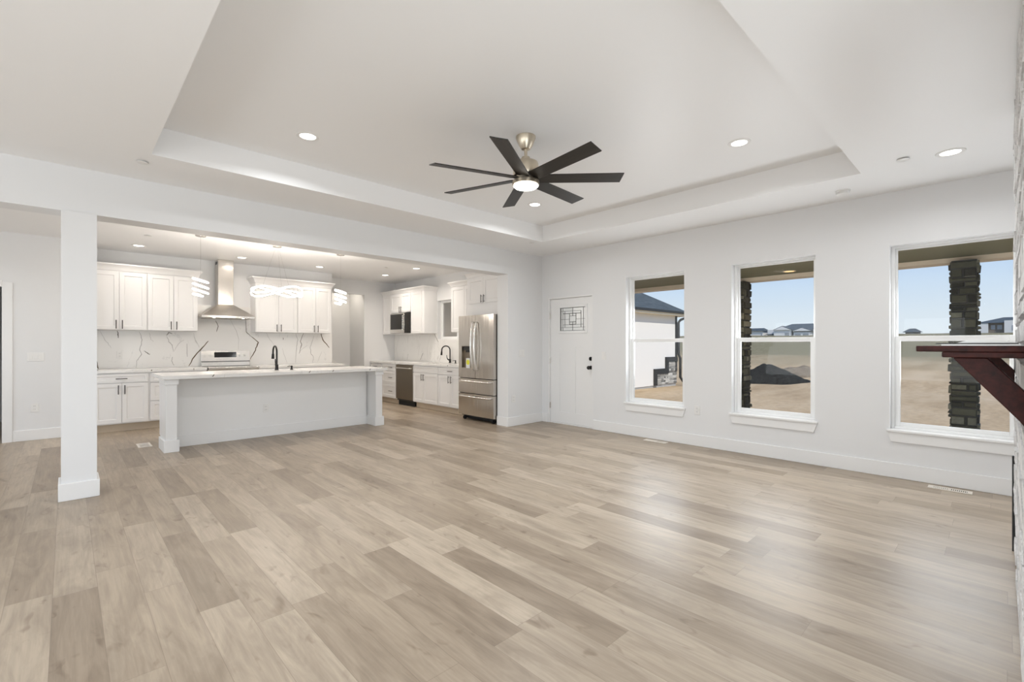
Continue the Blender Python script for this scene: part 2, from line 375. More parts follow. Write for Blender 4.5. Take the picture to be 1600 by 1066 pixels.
bm = bmesh.new(); prism(bm, [(3.55, 11.0, 0), (5.06, 11.0, 0), (5.06, 11.0, 0.62), (4.30, 11.0, 1.17), (3.55, 11.0, 1.70)], (0, 0.098, 0))
struct(obj('trim_1', bm, 'trim'), 'sloping stair skirt in the passage behind the kitchen', 'trim')
struct(obj('wall_left', boxes((-0.613, 0.12, 9.12, 9.24, 0, ZC), (XL, -1.45, 9.12, 9.24, 0, ZC), (-1.45, -0.613, 9.12, 9.24, 2.07, ZC), (XL, 0.12, 11.6, 11.7, 0, ZC)), 'wall'), 'white hall wall left of the pillar', 'wall')
struct(obj('trim_2', boxes((-0.613, -0.515, 9.10, 9.12, 0, 2.13), (-1.55, -1.45, 9.10, 9.12, 0, 2.13), (-1.45, -0.613, 9.10, 9.12, 2.07, 2.15)), 'trim', bevel=.003), 'white casing of the hall doorway at the left edge', 'trim')
# wall behind the camera with unseen openings added to let light in, and the wall the chimney breast stands on
bm = bmesh.new(); wall_x(bm, XL - .15, XL, YF - .15, 11.75, 3.2, [(0.6, 2.4, 0.1, 2.3), (3.0, 4.8, 0.1, 2.3), (6.2, 8.4, 0.5, 2.3)])
struct(obj('wall_far', bm, 'wall'), 'white wall behind the camera', 'wall')
struct(obj('wall_front', boxes((XL, -3.05, YF - .15, YF, 0, 3.2), (-3.05, 1.95, YF - .15, YF, 2.25, 3.2), (1.95, XW, YF - .15, YF, 0, 3.2)), 'wall'), 'white wall behind the chimney breast', 'wall')  # the wide opening is out of view, added to let light in
struct(obj('wall_end', boxes((XL, XW, 11.7, 11.85, 0, 3.2)), 'wall'))
# baseboards
bh, bt = 0.145, 0.016
def board(name, bs, label): return struct(obj(name, boxes(*[(a, b, c, d, 0, bh) for a, b, c, d in bs]), 'trim', bevel=.004), label, 'baseboard')
board('baseboard_right', [(XW - bt, XW, YF, 4.335), (XW - bt, XW, 5.27, YD0)], 'white baseboard under the three windows')
board('baseboard_middle', [(5.05, XW - bt, YD0 - bt, YD0), (5.05, 5.065, YD0, YD1)], 'white baseboard round the short wall beside the refrigerator')
board('baseboard_pillar', [(-0.048, 0.211, YD0 - .038, YD0 - .02), (-0.048, -0.03, YD0 - .02, YD1), (0.193, 0.211, YD0 - .02, YD1), (-0.048, 0.211, YD1, YD1 + .018)], 'white baseboard wrapped round the pillar')
board('baseboard_left', [(-0.515, 0.12, 9.104, 9.12), (XL, -1.55, 9.104, 9.12)], 'white baseboard of the hall wall left of the pillar')

# ------------------------------------------------------------------ windows and the front door
def window(n, y0, y1, z0, z1, label, stool=True):
    w = struct(empty('window_%d' % n, (XW, (y0 + y1) / 2, z0)), label, 'window'); hw = (y1 - y0) / 2; h = z1 - z0
    d0 = 0.085
    fr = [(d0, .165, -hw, -hw + .028, 0, h), (d0, .165, hw - .028, hw, 0, h), (d0, .165, -hw + .028, hw - .028, 0, .026), (d0, .165, -hw + .028, hw - .028, h - .018, h)]
    obj('window_frame', boxes(*fr), 'vinyl', w, bevel=.003)
    mid = h * 0.488; a, b = -hw + .028, hw - .028
    def sash(nm, x0, x1, s0, s1, st, bt_, tp):
        q = obj(nm, boxes((x0, x1, a, a + st, s0, s1), (x0, x1, b - st, b, s0, s1), (x0, x1, a + st, b - st, s0, s0 + bt_), (x0, x1, a + st, b - st, s1 - tp, s1)), 'vinyl', w, bevel=.003)
        obj('pane', boxes(((x0 + x1) / 2 - .003, (x0 + x1) / 2 + .003, a + st, b - st, s0 + bt_, s1 - tp)), 'glass', q)
        return q
    if stool:
        sash('upper_sash', .132, .158, mid, h - .018, .020, .022, .018)
        sash('lower_sash', .096, .128, .026, mid + .035, .042, .036, .05)
    else: sash('sash', .10, .13, .026, h - .018, .03, .03, .03)
    if stool:
        obj('sill', boxes((-.032, .17, -hw, hw, -.0215, 0), (-.032, 0, -hw - .022, -hw, -.022, 0), (-.032, 0, hw, hw + .022, -.022, 0)), 'trim', w, bevel=.003)
        bm = bmesh.new(); prism(bm, [(-.018, -hw - .018, -.022), (-.018, hw + .018, -.022), (-.018, hw - .012, -.118), (-.018, -hw + .012, -.118)], (.018, 0, 0))
        obj('apron', bm, 'trim', w, bevel=.002)
    return w
window(1, *wins[0], wz0, wz1, 'sash window nearest the front door looking onto the garage wing')
window(2, *wins[1], wz0, wz1, 'middle sash window with a stone pillar at its left edge')
window(3, *wins[2], wz0, wz1, 'sash window at the right with the mantel before it')
window(4, *kw, 'small kitchen window over the sink', stool=False)

D = struct(empty('door_1', (XW, door[0], 0)), 'white front door with a small leaded glass light', 'door'); dw = door[1] - door[0]
obj('door_frame', boxes((0, .12, dw - .022, dw, 0, 2.085), (0, .12, 0, .022, 0, 2.085), (0, .12, .022, dw - .022, 2.06, 2.085), (.015, .14, .022, dw - .022, 0, .022)), ['trim'], D, bevel=.002)
ly0, ly1, lz0, lz1 = 4.497 - door[0], 5.035 - door[0], 1.515, 1.915
bm = bmesh.new(); x0, x1 = .028, .072; a, b = .026, dw - .026
for q in ((a, ly0, .025, 2.056), (ly1, b, .025, 2.056), (ly0, ly1, .025, .20), (ly0, ly1, 1.27, lz0), (ly0, ly1, lz1, 2.056)): bx(bm, x0, x1, q[0], q[1], q[2], q[3])
bx(bm, x0, x1, (ly0 + ly1) / 2 - .06, (ly0 + ly1) / 2 + .06, .20, 1.27)
bx(bm, x0 + .008, x1, ly0, (ly0 + ly1) / 2 - .06, .20, 1.27); bx(bm, x0 + .008, x1, (ly0 + ly1) / 2 + .06, ly1, .20, 1.27)
sl = obj('door_slab', bm, 'trim', D)
obj('light_moulding', boxes((.018, .028, ly0 - .03, ly0 + .012, lz0 - .03, lz1 + .03), (.018, .028, ly1 - .012, ly1 + .03, lz0 - .03, lz1 + .03), (.018, .028, ly0 + .012, ly1 - .012, lz0 - .03, lz0 + .012), (.018, .028, ly0 + .012, ly1 - .012, lz1 - .012, lz1 + .03)), 'trim', sl, bevel=.003)
gl_ = obj('leaded_glass', boxes((.040, .050, ly0, ly1, lz0, lz1)), 'leaded', sl)
bm = bmesh.new(); W_, H_ = ly1 - ly0 - .03, lz1 - lz0 - .03
def came(u0, v0, u1, v1, wd=.006):   # u runs left to right as seen inside
    ya, yb = ly1 - .015 - u0 * W_, ly1 - .015 - u1 * W_; za, zb = lz1 - .015 - v0 * H_, lz1 - .015 - v1 * H_
    if abs(ya - yb) < 1e-6: bx(bm, .035, .041, ya - wd * .34, ya + wd * .34, zb, za)
    else: bx(bm, .035, .041, yb, ya, za - wd * .31, za + wd * .31)
for L in ((0, 0, 1, 0, .01), (0, 1, 1, 1, .01), (0, 0, 0, 1, .014), (1, 0, 1, 1, .008), (.09, 0, .09, 1), (.91, 0, .91, 1), (0, .14, .8, .14), (0, .86, 1, .86), (.17, .14, .17, .86), (.82, .14, .82, .86, .009),
          (.09, .25, .82, .25, .012), (.09, .74, .91, .74), (.36, .25, .36, .74), (.62, .25, .62, .74), (.36, .36, .62, .36, .008), (.36, .62, .62, .62, .010), (.36, .73, .62, .73, .011),
          (.49, 0, .49, .36), (.49, .62, .49, 1), (0, .5, .36, .5), (.62, .5, 1, .5)): came(*L)
obj('came', bm, 'lead', gl_)
bm = bmesh.new(); cyl(bm, (.028, .055, .945), (.018, .055, .945), .03); cyl(bm, (.018, .055, .945), (-.02, .055, .945), .012); lathe(bm, [(.012, 0), (.027, .008), (.031, .02), (.026, .034), (.012, .04)], (0, 0, 0), 20)
for v in bm.verts:
    if v.co.x < .035 and abs(v.co.y) < .0321 and abs(v.co.z) < .05: v.co = Vector((-.015 - v.co.z, .055 + v.co.y, .945 + v.co.x))
obj('knob', bm, 'black', sl)
bm = bmesh.new(); cyl(bm, (.028, .055, 1.082), (.012, .055, 1.082), .031); cyl(bm, (.012, .055, 1.082), (.004, .055, 1.082), .024); bx(bm, -.012, .004, .05, .06, 1.066, 1.098)
obj('deadbolt', bm, 'black', sl)
for z in (.29, 1.04, 1.79):
    bm = bmesh.new(); cyl(bm, (.018, dw - .024, z - .05), (.018, dw - .024, z + .05), .008, seg=10); bx(bm, .006, .030, dw - .023, dw - .0215, z - .05, z + .05)
    obj('hinge', bm, 'steelh', D)

# ------------------------------------------------------------------ cabinets
def pull(bm, kind, x, z, y, ln=.135):
    hy = y - .028
    if kind == 'v':
        cyl(bm, (x, hy, z - ln / 2), (x, hy, z + ln / 2), .0058, seg=10)
        for s in (-1, 1): cyl(bm, (x, y, z + s * ln * .36), (x, hy, z + s * ln * .36), .0045, seg=8)
    else:
        cyl(bm, (x - ln / 2, hy, z), (x + ln / 2, hy, z), .0058, seg=10)
        for s in (-1, 1): cyl(bm, (x + s * ln * .36, y, z), (x + s * ln * .36, hy, z), .0045, seg=8)
def cabinet(name, label, loc, rotz, w, d, z0, z1, fronts, group, toe=False, shell=None):
    c = thing(name, label, 'cabinet', loc, rotz, group)
    obj('carcass', boxes(*(shell or [(0, w, 0, d, z0, z1)])), 'cab', c)
    if toe: obj('toe_kick', boxes((0, w, .07, .085, 0, z0)), 'toe', c)
    for kind, x0, x1, a, b, h in fronts:
        f = obj(kind, one(shaker, x0 + .002, x1 - .002, a, b, -.0005), 'cab', c, bevel=.0015)
        if h: obj('handle', one(pull, h[0], h[1], h[2], -.0205), 'handle', f)
    return c
BY = 9.11
G = 'base cabinets on the kitchen back wall'
cabinet('base_cabinet', 'white base cabinet with one drawer over two doors, seen between pillar and island', (.26, BY, 0), 0, .67, .615, .115, .88,
    [('drawer', .02, .66, .735, .862, ('h', .34, .792)), ('door', .02, .343, .13, .722, ('v', .303, .628)), ('door', .343, .66, .13, .722, ('v', .378, .628))], G, True)
cabinet('base_cabinet', 'white stack of three drawers left of the range, half hidden by the island end', (.93, BY, 0), 0, .755, .615, .115, .88,
    [('drawer', .012, .74, .722, .862, ('h', .376, .792)), ('drawer', .012, .74, .436, .712, ('h', .376, .60)), ('drawer', .012, .74, .13, .426, ('h', .376, .31))], G, True)
cabinet('base_cabinet', 'white base cabinet right of the range, behind the island faucet', (2.475, BY, 0), 0, .775, .615, .115, .88,
    [('drawer', .012, .765, .735, .862, ('h', .39, .792)), ('door', .012, .388, .13, .722, ('v', .35, .628)), ('door', .388, .765, .13, .722, ('v', .425, .628))], G, True)
cabinet('base_cabinet', 'white base cabinet at the passage end of the back wall run', (3.25, BY, 0), 0, .77, .615, .115, .88,
    [('drawer', .012, .76, .735, .862, ('h', .39, .792)), ('door', .012, .388, .13, .722, ('v', .35, .628)), ('door', .388, .76, .13, .722, ('v', .425, .628))], G, True)
UY = 9.40
G = 'wall cabinets on the kitchen back wall'
def two_doors(w, z0, z1, zh, m0=.006, m1=.006, mid=None):
    mid = w / 2 if mid is None else mid
    return [('door', m0, mid, z0, z1, ('v', mid - .037, zh)), ('door', mid, w - m1, z0, z1, ('v', mid + .037, zh))]
cabinet('wall_cabinet', 'white two-door wall cabinet next to the pillar', (.25, UY, 0), 0, .686, .325, 1.53, 2.44, two_doors(.686, 1.535, 2.425, 1.614, mid=.342), G)
cabinet('wall_cabinet', 'white two-door wall cabinet just left of the range hood', (.936, UY, 0), 0, .678, .325, 1.53, 2.44, two_doors(.678, 1.535, 2.425, 1.614, mid=.344), G)
cabinet('wall_cabinet', 'white two-door wall cabinet just right of the range hood', (2.50, UY, 0), 0, .732, .325, 1.53, 2.44, two_doors(.732, 1.535, 2.425, 1.614, mid=.393), G)
cabinet('wall_cabinet', 'white two-door wall cabinet nearest the stair passage', (3.232, UY, 0), 0, .662, .325, 1.53, 2.44, two_doors(.662, 1.535, 2.425, 1.614, mid=.348), G)
def crown(name, label, x0, x1, y, yw, z0, z1, out=.065, left=True, right=True, loc=(0, 0, 0), rotz=0.0):
    bm = bmesh.new()
    prof = [(0, z0), (.012, z0), (.018, z0 + .022), (out * .55, z0 + (z1 - z0) * .55), (out, z1 - .018), (out, z1)]
    rings = []
    for o_, z in prof:
        a = x0 - (o_ if left else 0); b = x1 + (o_ if right else 0)
        rings.append([bm.verts.new(p) for p in ((a, yw, z), (a, y - o_, z), (b, y - o_, z), (b, yw, z))])
    for r0, r1 in zip(rings, rings[1:]):
        for k in range(4): bm.faces.new((r0[k], r0[(k + 1) % 4], r1[(k + 1) % 4], r1[k]))
    bm.faces.new(rings[0][::-1]); bm.faces.new(rings[-1])
    return tag(obj(name, bm, 'cab', loc=loc, rotz=rotz), label, 'moulding')
crown('crown_moulding', 'white crown moulding on the wall cabinets left of the range hood', .25, 1.614, UY, YK, 2.4405, 2.545, left=False)
crown('crown_moulding', 'white crown moulding on the wall cabinets right of the range hood', 2.50, 3.894, UY, YK, 2.4405, 2.545)
# run under the kitchen window (fronts face -X): local x runs towards the refrigerator
XB = 5.24; Q = R(-90)
G = 'base cabinets under the kitchen window'
cabinet('base_cabinet', 'white corner base cabinet whose one drawer shows past the island', (XB, 10.32, 0), Q, .52, .60, .115, .88,
    [('drawer', .012, .508, .735, .862, ('h', .27, .80)), ('door', .012, .508, .13, .722, ('v', .47, .628))], G, True)
cabinet('base_cabinet', 'white stack of three drawers left of the dishwasher', (XB, 9.80, 0), Q, .657, .60, .115, .88,
    [('drawer', .03, .645, .722, .862, ('h', .44, .80)), ('drawer', .03, .645, .436, .712, ('h', .44, .572)), ('drawer', .03, .645, .13, .426, ('h', .44, .275))], G, True)
cabinet('sink_cabinet', 'white two-door sink cabinet right of the dishwasher, under the black faucet', (XB, 8.455, 0), Q, .90, .60, .115, .88,
    [('front_panel', .006, .894, .735, .862, None), ('door', .006, .388, .13, .722, ('v', .352, .64)), ('door', .388, .894, .13, .722, ('v', .424, .64))], G, True,
    shell=[(0, .9, 0, .60, .115, .64), (0, .9, 0, .055, .64, .88), (0, .9, .53, .60, .64, .88), (0, .1, .055, .53, .64, .88), (.86, .9, .055, .53, .64, .88)])
cabinet('base_cabinet', 'white base cabinet with one drawer beside the refrigerator', (XB, 7.555, 0), Q, .885, .60, .115, .88,
    [('drawer', .006, .88, .735, .862, ('h', .42, .80)), ('door', .006, .41, .13, .722, ('v', .372, .64)), ('door', .41, .88, .13, .722, ('v', .448, .64))], G, True)
XU = 5.54
G = 'wall cabinets round the kitchen window'
cabinet('wall_cabinet', 'narrow white wall cabinet left of the microwave', (XU, 10.325, 0), Q, .42, .325, 1.548, 2.47, [('door', .06, .417, 1.555, 2.455, None)], G)
cabinet('wall_cabinet', 'short white two-door wall cabinet right above the microwave', (XU, 9.903, 0), Q, .872, .325, 2.03, 2.47, two_doors(.872, 2.04, 2.455, 2.10, mid=.45), G)
cabinet('wall_cabinet', 'white wall cabinet between the microwave and the kitchen window', (XU, 9.029, 0), Q, .511, .325, 1.548, 2.47, [('door', .004, .42, 1.555, 2.455, None)], G)
crown('crown_moulding', 'white crown moulding over the microwave cabinets', 0, 1.807, 0, .328, 2.4705, 2.56, left=False, loc=(XU, 10.325, 0), rotz=Q)
cabinet('wall_cabinet', 'narrow white wall cabinet between the kitchen window and refrigerator', (XU, 7.533, 0), Q, .86, .325, 1.55, 2.44, [('door', .004, .43, 1.556, 2.425, None), ('door', .43, .856, 1.556, 2.425, None)], G)
crown('crown_moulding', 'white crown moulding on the narrow cabinet left of the refrigerator', 0, .80, 0, .328, 2.4405, 2.535, right=False, loc=(XU, 7.533, 0), rotz=Q)
c = cabinet('refrigerator_cabinet', 'deep white two-door cabinet above the refrigerator', (XB, 6.66, 0), Q, .99, .625, 1.85, 2.50,
    [('door', .05, .47, 2.03, 2.47, ('v', .433, 2.10)), ('door', .47, .955, 2.03, 2.47, ('v', .507, 2.10))], G,
    shell=[(0, 1.0, 0, .625, 1.812, 2.50), (0, .025, 0, .625, 0, 1.812)])
crown('crown_moulding', 'white crown moulding over the refrigerator cabinet', 0, 1.0, 0, .628, 2.5005, 2.58, right=False, out=.05, loc=(XB, 6.66, 0), rotz=Q)

# ------------------------------------------------------------------ worktops and splashbacks
def vein_strips(bm, veins, put):
    rnd = random.Random(3)
    for k, L in veins:
        mi, wd = VEIN[k]; pts = []
        for (a, b), (c_, d) in zip(L, L[1:]):     # refine with a slight wander
            for s in range(4):
                f = s / 4; pts.append((a + (c_ - a) * f + rnd.uniform(-1, 1) * .006, b + (d - b) * f))
        pts.append(L[-1]); n = len(pts); prev = None
        for i, (a, b) in enumerate(pts):
            p, q = pts[max(i - 1, 0)], pts[min(i + 1, n - 1)]; dx, dz = q[0] - p[0], q[1] - p[1]; l = math.hypot(dx, dz) or 1
            h = wd * (.35 + .65 * math.sin(math.pi * (i + .6) / (n + .2))) * rnd.uniform(.75, 1.2)
            cur = (bm.verts.new(put(a - dz / l * h, b + dx / l * h)), bm.verts.new(put(a + dz / l * h, b - dx / l * h)))
            if prev: f = bm.faces.new((prev[0], prev[1], cur[1], cur[0])); f.material_index = mi
            prev = cur
BACK = [('f', [(0.386, 1.513), (0.432, 1.4), (0.487, 1.307), (0.519, 1.245)]), ('d', [(0.594, 1.518), (0.602, 1.408)]),
 ('m', [(0.863, 1.512), (0.905, 1.383), (0.868, 1.221), (0.897, 1.145), (0.829, 1.039), (0.821, 0.925)]), ('f', [(1.0, 1.493), (1.017, 1.384), (1.052, 1.352)]),
 ('d', [(0.931, 1.199), (0.974, 1.155), (1.005, 1.14)]), ('d', [(1.303, 1.487), (1.257, 1.509), (1.23, 1.457)]), ('m', [(1.235, 1.441), (1.257, 1.352), (1.303, 1.297), (1.321, 1.184)]),
 ('m', [(1.312, 1.095), (1.293, 1.028), (1.33, 0.949)]), ('f', [(1.479, 1.388), (1.423, 1.353), (1.367, 1.274), (1.33, 1.184)]), ('m', [(1.507, 1.319), (1.517, 1.091)]),
 ('f', [(1.612, 1.481), (1.632, 1.354), (1.69, 1.273)]), ('t', [(1.828, 1.367), (1.71, 1.215), (1.612, 1.089), (1.536, 0.931)]), ('t', [(0.347, 1.05), (0.363, 0.927)]),
 ('d', [(1.939, 1.734), (1.98, 1.629), (1.954, 1.533)]), ('f', [(2.168, 1.754), (2.263, 1.563), (2.307, 1.394), (2.296, 1.199)]), ('d', [(2.416, 1.763), (2.427, 1.542), (2.527, 1.445)]),
 ('t', [(2.527, 1.445), (2.629, 1.346), (2.583, 1.197), (2.494, 1.024)]), ('f', [(3.064, 1.232), (3.1, 1.089), (3.149, 0.945)]), ('d', [(3.076, 1.438), (3.076, 1.395)]),
 ('m', [(3.311, 1.533), (3.349, 1.402), (3.324, 1.217), (3.311, 0.941)]), ('d', [(3.465, 1.536), (3.4, 1.376), (3.426, 1.296), (3.38, 1.124)]), ('f', [(3.542, 1.296), (3.388, 1.164)]),
 ('m', [(3.674, 1.485), (3.595, 1.242), (3.608, 1.121), (3.656, 1.067), (3.648, 0.932)]), ('t', [(3.809, 1.542), (3.849, 1.406), (3.987, 1.235)]), ('f', [(3.836, 1.159), (3.741, 0.943)]),
 ('f', [(2.767, 1.536), (2.837, 1.398), (2.919, 1.296)]), ('f', [(1.603, 1.504), (1.632, 1.389), (1.691, 1.25)])]
RIGHT = [('d', [(8.613, 1.547), (8.445, 1.352)]), ('m', [(9.685, 1.088), (9.742, 0.938)]), ('d', [(9.054, 1.111), (9.169, 0.952)]), ('f', [(8.76, 1.521), (8.886, 1.213), (8.86, 0.931)]),
 ('f', [(9.685, 1.506), (9.713, 1.327)]), ('m', [(8.318, 1.175), (8.364, 1.025), (8.421, 0.942)]), ('m', [(8.445, 1.065), (8.492, 0.973)]), ('f', [(9.169, 1.326), (9.275, 1.007)]), ('f', [(10.119, 1.512), (10.239, 1.204), (10.149, 0.928)])]
bm = boxes((.245, 1.614, 9.715, 9.7295, .921, 1.529), (1.614, 2.50, 9.715, 9.7295, .921, 2.0), (2.50, 4.045, 9.715, 9.7295, .921, 1.529))
vein_strips(bm, BACK, lambda a, b: (a, 9.7146, b))
tag(obj('backsplash', bm, QM), 'white marble-look backsplash with dark veins behind the range', 'backsplash')
bm = boxes((5.855, 5.8695, 8.50, 10.325, .921, 1.547), (5.855, 5.8695, 6.66, 8.50, .921, 1.415))
vein_strips(bm, RIGHT, lambda a, b: (5.8546, a, b))
tag(obj('backsplash', bm, QM), 'white marble-look backsplash under the kitchen window', 'backsplash')
def top(boxl, label, extra=None):
    bm = boxes(*boxl)
    for q in (extra or []): bx(bm, *q)
    return tag(obj('countertop', bm, QM), label, 'countertop')
top([(.245, 1.69, 9.075, 9.714, .8805, .92)], 'white quartz countertop left of the range', [(.95, .965, 9.0745, 9.0755, .895, .915, 1), (1.5, 1.51, 9.0745, 9.0755, .89, .918, 1)])
top([(2.475, 4.03, 9.075, 9.714, .8805, .92)], 'white quartz countertop right of the range')
top([(5.205, 5.35, 6.665, 10.325, .8805, .92), (5.72, 5.854, 6.665, 10.325, .8805, .92), (5.35, 5.72, 6.665, 7.66, .8805, .92), (5.35, 5.72, 8.34, 10.325, .8805, .92)],
    'white quartz countertop with the sink under the kitchen window', [(5.2045, 5.2055, 9.15, 9.165, .895, .915, 1), (5.2045, 5.2055, 7.2, 7.22, .895, .915, 1)])
s = thing('kitchen_sink', 'steel undermount sink in the counter under the kitchen window', 'sink', (5.535, 8.0, .68))
obj('basin', boxes((-.185, .185, -.34, .34, 0, .006), (-.185, -.178, -.34, .34, .006, .2), (.178, .185, -.34, .34, .006, .2), (-.178, .178, -.34, -.333, .006, .2), (-.178, .178, .333, .34, .006, .2)), 'steel', s)
obj('drain', one(cyl, (0, 0, .006), (0, 0, .012), .045), 'bright', s)

# ------------------------------------------------------------------ island
I = thing('kitchen_island', 'white panelled kitchen island with a square post at each end', 'island', (2.285, 7.2, 0))
ix = 2.285
obj('panel', boxes((1.0 - ix, 3.575 - ix, .02, .05, 0, .884), (.905 - ix, 3.67 - ix, .05, .58, .10, .884), (.905 - ix, 3.67 - ix, .05, .51, 0, .10)), 'trim', I)
obj('base_trim', boxes((1.0 - ix, 3.575 - ix, .004, .02, 0, bh), (3.67 - ix, 3.69 - ix, .14, .51, 0, .10)), 'trim', I, bevel=.003)
for x in (.845, 3.574):
    p = obj('post', boxes((x + .022 - ix, x + .133 - ix, -.272, .14, .145, .884)), 'trim', I, bevel=.002)
    obj('plinth', boxes((x - ix, x + .155 - ix, -.295, .14, 0, .145)), 'trim', p, bevel=.004)
    obj('cap', boxes((x + .006 - ix, x + .149 - ix, -.288, .14, .815, .884)), 'trim', p, bevel=.004)
bm = boxes((.825, 3.76, 6.865, 7.30, .8845, .925), (.825, 1.85, 7.30, 7.82, .8845, .925), (2.65, 3.76, 7.30, 7.82, .8845, .925), (1.85, 2.65, 7.30, 7.46, .8845, .925), (1.85, 2.65, 7.74, 7.82, .8845, .925))
for x in (1.33, 2.52, 2.86, 3.45): prism(bm, [(x, 6.8645, .90), (x + .012, 6.8645, .897), (x + .03, 6.8645, .924), (x + .018, 6.8645, .9245)], (0, .001, 0), 1)
tag(obj('countertop', bm, QM), 'long white quartz top of the kitchen island', 'countertop')
s = thing('kitchen_sink', 'steel undermount sink in the island top', 'sink', (2.25, 7.6, .72))
obj('basin', boxes((-.405, .405, -.145, .145, 0, .006), (-.405, -.4, -.145, .145, .006, .163), (.4, .405, -.145, .145, .006, .163), (-.4, .4, -.145, -.14, .006, .163), (-.4, .4, .14, .145, .006, .163)), 'steel', s)
def faucet(loc, rotz, label):
    f = thing('faucet', label, 'faucet', loc, rotz)     # spout points along local +x
    bm = bmesh.new(); lathe(bm, [(.03, 0), (.03, .006), (.024, .012), (.021, .05), (.021, .075), (.017, .085)], seg=20)
    obj('base', bm, 'black', f)
    pts = [(0, 0, .08), (0, 0, .27)] + [(.085 - .085 * math.cos(a), 0, .27 + .085 * math.sin(a)) for a in [math.pi * k / 12 for k in range(1, 12)]] + [(.17, 0, .26), (.172, 0, .235)]
    obj('spout', one(tube, pts, .0125, 12), 'black', f)
    bm = bmesh.new(); cyl(bm, (.172, 0, .24), (.178, 0, .165), .0165, .021, 16); obj('spray_head', bm, 'black', f)
    bm = bmesh.new(); cyl(bm, (.02, 0, .06), (.052, 0, .085), .014, .012, 12); tube(bm, [(.05, 0, .083), (.066, 0, .12), (.07, 0, .165)], [.009, .007, .006], 10); obj('lever', bm, 'black', f)
    return f
faucet((2.25, 7.385, .925), R(90), 'black gooseneck faucet on the kitchen island')
faucet((5.785, 7.93, .92), R(150), 'black gooseneck faucet below the kitchen window')
def dispenser(loc, rotz, label):
    f = thing('soap_dispenser', label, 'soap dispenser', loc, rotz)
    obj('base', one(lathe, [(.022, 0), (.022, .008), (.014, .014), (.012, .04)], seg=16), 'black', f)
    bm = bmesh.new(); lathe(bm, [(.014, .04), (.014, .058), (.006, .064)], seg=16); tube(bm, [(0, 0, .054), (.04, 0, .056), (.075, 0, .05)], [.007, .006, .005], 10); obj('pump', bm, 'black', f)
dispenser((2.46, 7.385, .925), R(120), 'short black soap dispenser beside the island faucet')
dispenser((5.785, 7.74, .92), R(180), 'short black soap dispenser beside the faucet at the kitchen window')

# ------------------------------------------------------------------ range, hood, microwave, dishwasher, refrigerator
r = thing('range', 'stainless electric range with knobs on its raised back panel', 'stove', (1.705, 9.06, 0))
obj('body', boxes((0, .765, .03, .65, .09, .905)), 'steel', r)
obj('cooktop', boxes((.0, .765, .0, .56, .906, .92)), 'gloss', r, bevel=.003)
obj('cooktop_rim', boxes((-.0, .765, -.02, .0, .885, .922)), 'bright', r, bevel=.004)
d = obj('oven_door', boxes((.006, .759, -.01, .029, .27, .80)), 'steel', r, bevel=.004)
obj('oven_window', boxes((.12, .645, -.013, -.0101, .38, .68)), 'gloss', d)
bm = bmesh.new(); cyl(bm, (.06, -.055, .745), (.705, -.055, .745), .011, seg=12)
for x in (.09, .675): cyl(bm, (x, -.055, .745), (x, -.009, .745), .008, seg=8)
obj('door_handle', bm, 'bright', d)
obj('drawer', boxes((.006, .759, -.008, .029, .10, .255)), 'steel', r, bevel=.004)
for x in (.05, .715):
    for y in (.08, .6): obj('foot', one(cyl, (x, y, 0), (x, y, .09), .02, seg=12), 'rubber', r)
bm = bmesh.new(); prism(bm, [(0, .565, .921), (0, .648, .921), (0, .648, 1.195), (0, .60, 1.195)], (.765, 0, 0))
bg_ = obj('back_panel', bm, 'bright', r, bevel=.004)
def on_panel(u, z, out=0.0):   # point on the sloping panel face
    t_ = (z - .921) / .274; return (u, .565 + .035 * t_ - .992 * out, z + .127 * out)
bm = bmesh.new(); prism(bm, [on_panel(.20, 1.075, .004), on_panel(.545, 1.075, .004), on_panel(.545, 1.168, .004), on_panel(.20, 1.168, .004)], (0, .01, 0)); obj('control_display', bm, 'gloss', bg_)
for u in (.06, .155, .605, .69):
    bm = bmesh.new(); cyl(bm, on_panel(u, 1.118, .0), on_panel(u, 1.118, .012), .034, seg=20); cyl(bm, on_panel(u, 1.118, .012), on_panel(u, 1.118, .035), .025, .022, 20)
    obj('knob', bm, 'bright', bg_)
bm = bmesh.new(); prism(bm, [on_panel(.0, .995, .002), on_panel(.765, .995, .002), on_panel(.765, 1.008, .002), on_panel(.0, 1.008, .002)], (0, .01, 0)); obj('panel_groove', bm, 'charcoal', bg_)

h = thing('range_hood', 'stainless chimney hood over the range', 'range hood', (2.045, YK - .0155, 0))
obj('chimney', boxes((-.12, .12, -.25, 0, 2.0, 2.799)), 'steelh', h, bevel=.004)
bm = bmesh.new()
lo = [bm.verts.new(p) for p in ((-.40, -.49, 1.802), (.40, -.49, 1.802), (.40, 0, 1.802), (-.40, 0, 1.802))]; hi = [bm.verts.new(p) for p in ((-.121, -.251, 2.01), (.121, -.251, 2.01), (.121, 0, 2.01), (-.121, 0, 2.01))]
for k in range(4): bm.faces.new((lo[k], lo[(k + 1) % 4], hi[(k + 1) % 4], hi[k]))
bm.faces.new(lo[::-1]); bm.faces.new(hi)
cn = obj('canopy', bm, 'steelh', h)
obj('canopy_rim', boxes((-.40, .40, -.49, 0, 1.762, 1.8015)), 'bright', cn, bevel=.003)
obj('filter', boxes((-.34, -.01, -.43, -.06, 1.757, 1.7618), (.01, .34, -.43, -.06, 1.757, 1.7618)), 'darksteel', cn)
for x in (-.22, .22): obj('hood_lamp', one(cyl, (x, -.455, 1.7618), (x, -.455, 1.758), .02, seg=14), 'lens', cn)
obj('vent_slot', boxes((-.1206, -.1201, -.20, -.05, 2.72, 2.77)), 'charcoal', h)

